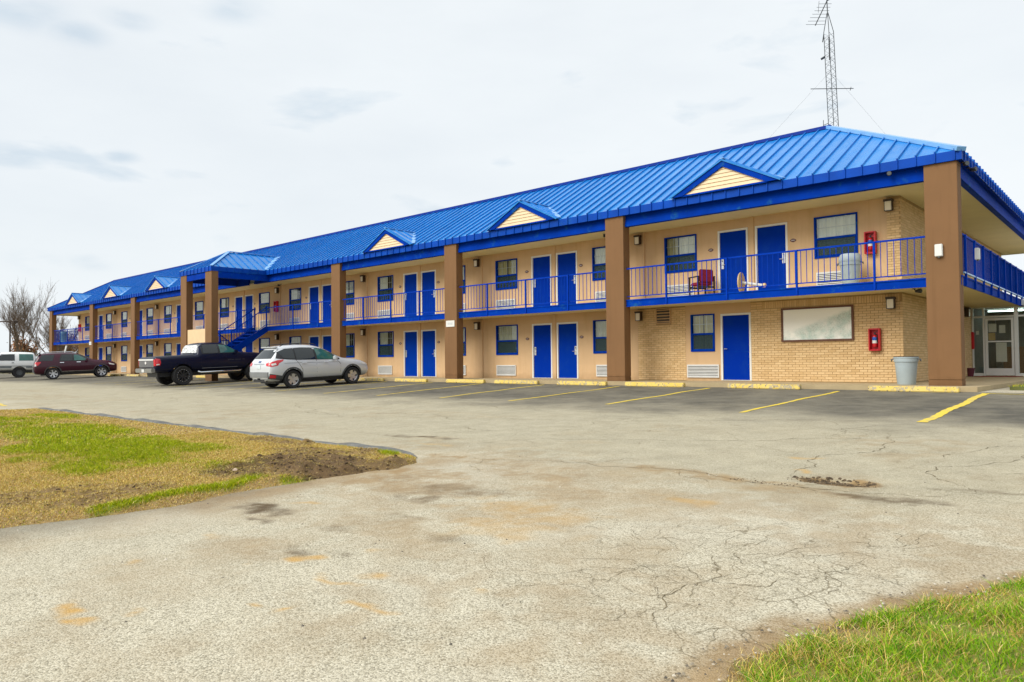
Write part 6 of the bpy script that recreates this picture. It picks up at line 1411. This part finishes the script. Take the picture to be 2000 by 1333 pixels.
H = (.022 + .028 * G_) * rs.uniform(.6, 1.5, len(X)); g_ = np.clip(G_ * (.75 + .5 * fbm(X, Y, 2.5, 63)) + .10, 0, .92); mu = mud_f(X, Y); tn = tints(g_ * (1 - mu), rs) * (1 - .55 * mu * rs.uniform(.3, 1.2, len(X)))[:, None]
blades('grass', X, Y, lawn_z(X, Y) - .004, H, Wd, rs.uniform(.4, 1.4, len(X)) + mu, tn, rs, 2)
def dens_n(X, Y):
    d = X - edge_x(Y); return (d > .02) * np.clip(.08 + nl_green(X, Y), 0, 1)
X, Y = sample(170000, 2.6, 6.2, -19.2, -13.2, dens_n); G_ = nl_green(X, Y); f_ = fbm(X, Y, 3, 81)
blades('grass', X, Y, nl_z(X, Y) - .004, (.028 + .058 * G_ * sstep(.35, .65, f_)) * rs.uniform(.6, 1.4, len(X)), rs.uniform(.0025, .0055, len(X)), rs.uniform(.3, 1.5, len(X)), tints(np.clip(G_ * .88 * (.25 + 1.05 * fbm(X, Y, 4.5, 83)), 0, .92), rs, ((.08, .25, .006), (.17, .36, .008), (.30, .44, .015), (.12, .31, .008))[:3]), rs, 4)
# dry thatch lying at the turf edge
def dens_t(X, Y):
    d = X - edge_x(Y); return (d > .0) * (d < 1.1) * np.clip(1.1 - nl_green(X, Y), .28, 1)
X, Y = sample(30000, 2.6, 6, -18.5, -13.5, dens_t); cb = np.array([[.50, .38, .18], [.40, .27, .11], [.60, .48, .26]])[rs.randint(0, 3, len(X))]
blades('dry_thatch', X, Y, nl_z(X, Y), rs.uniform(.01, .03, len(X)), rs.uniform(.003, .005, len(X)), rs.uniform(2, 4.5, len(X)), cb * rs.uniform(.7, 1.2, (len(X), 1)), rs, 2)
X, Y = sample(2500, .78, 2.5, .88, 9, lambda X, Y: np.ones(X.shape)); blades('grass', X, Y, np.full(X.shape, -.035), rs.uniform(.03, .08, len(X)), rs.uniform(.008, .014, len(X)), rs.uniform(.3, 1, len(X)), tints(np.full(len(X), .8), rs), rs, 2)
# loose stones on the drive and clods at the lawn edge
gv = MB()
for k in range(700):
    if k < 420: x, y = rs.uniform(-5, 4), rs.uniform(-19.5, -12); r = rs.uniform(.004, .011)
    else: y = rs.uniform(-17.6, -14.6); x = float(edge_x(np.array([y]))[0]) + rs.uniform(-.1, .25); r = rs.uniform(.004, .012)
    z = float(lot_z(np.array([x]), np.array([y]))[0]) + (.012 if k >= 420 else 0); b = len(gv.v)
    P = [Vector((math.cos(a) * r * rs.uniform(.7, 1.3), math.sin(a) * r * rs.uniform(.7, 1.3), 0)) for a in (0, 1.57, 3.14, 4.71)]
    gv.v += [(x + p.x, y + p.y, z) for p in P] + [(x + rs.uniform(-.3, .3) * r, y, z + r * rs.uniform(.6, 1.1))]
    gv.f += [(b, b + 1, b + 4), (b + 1, b + 2, b + 4), (b + 2, b + 3, b + 4), (b + 3, b, b + 4)]; gv.mi += [0] * 4
st_ = NB('loose_stone'); ge = st_.n('ShaderNodeNewGeometry'); st_.l(st_.ramp(ge.outputs['Random Per Island'], [(0, (.06, .05, .04)), (.5, (.35, .3, .22)), (1, (.62, .57, .48))]), st_.b.inputs['Base Color'])
tag(gv.build('loose_stones', st_.m), kind='stuff')
cl = MB(); 
def clod(mb, x, y, z, r):
    b = len(mb.v); rr = [[rs.uniform(.65, 1.25) for _ in range(6)] for _ in range(2)]
    for j, (h, s) in enumerate(((0, 1.0), (.55, .75))):
        for i in range(6): a = i * 1.047; mb.v.append((x + math.cos(a) * r * s * rr[j][i], y + math.sin(a) * r * s * rr[j][i], z + h * r * rs.uniform(.7, 1.2)))
    mb.v.append((x, y, z + r * rs.uniform(.7, 1.0)))
    for i in range(6): k = (i + 1) % 6; mb.f += [(b + i, b + k, b + 6 + k, b + 6 + i), (b + 6 + i, b + 6 + k, b + 12)]; mb.mi += [0, 0]
for k in range(5200):
    x, y = rs.uniform(-6.5, -2.85), rs.uniform(-19, -13.95); A = np.array([x]), np.array([y])
    if lawn_mask(*A)[0][0] and rs.rand() < mud_f(*A)[0] ** 1.5 * .9: clod(cl, x, y, float(lawn_z(*A)[0]) - .008, rs.uniform(.006, .026))
tag(cl.build('soil_clods', M('soil_clod', (.065, .038, .016), .95, var=.5, vs=9, bump=.6, bs=60)), kind='stuff')
rb = MB()
for k in range(520):
    a = rs.uniform(0, 6.283); f = rs.uniform(.25, 1.1); x, y = 1.62 + math.cos(a) * .42 * f, -12.62 + math.sin(a) * .19 * f
    clod(rb, x, y, float(lot_z(np.array([x]), np.array([y]))[0]) - .004, rs.uniform(.004, .017) * (1.3 if y > -12.6 else .7))
for k in range(90):
    x = rs.uniform(.7, 1.4); y = -13.02 + rs.normal(0, .05); clod(rb, x, y, float(lot_z(np.array([x]), np.array([y]))[0]) - .003, rs.uniform(.004, .012))
tag(rb.build('asphalt_rubble', M('broken_asphalt', (.10, .07, .04), .95, var=.7, vs=14)), kind='stuff')
q = MB(); clod(q, -4.35, -16.05, float(lawn_z(np.array([-4.35]), np.array([-16.05]))[0]) - .01, .045); tag(q.build('rock', M('pale_rock', (.62, .48, .36), .8)), 'pale pinkish rock lying on the churned mud of the left lawn', 'rock')
# small leaves and debris flecks
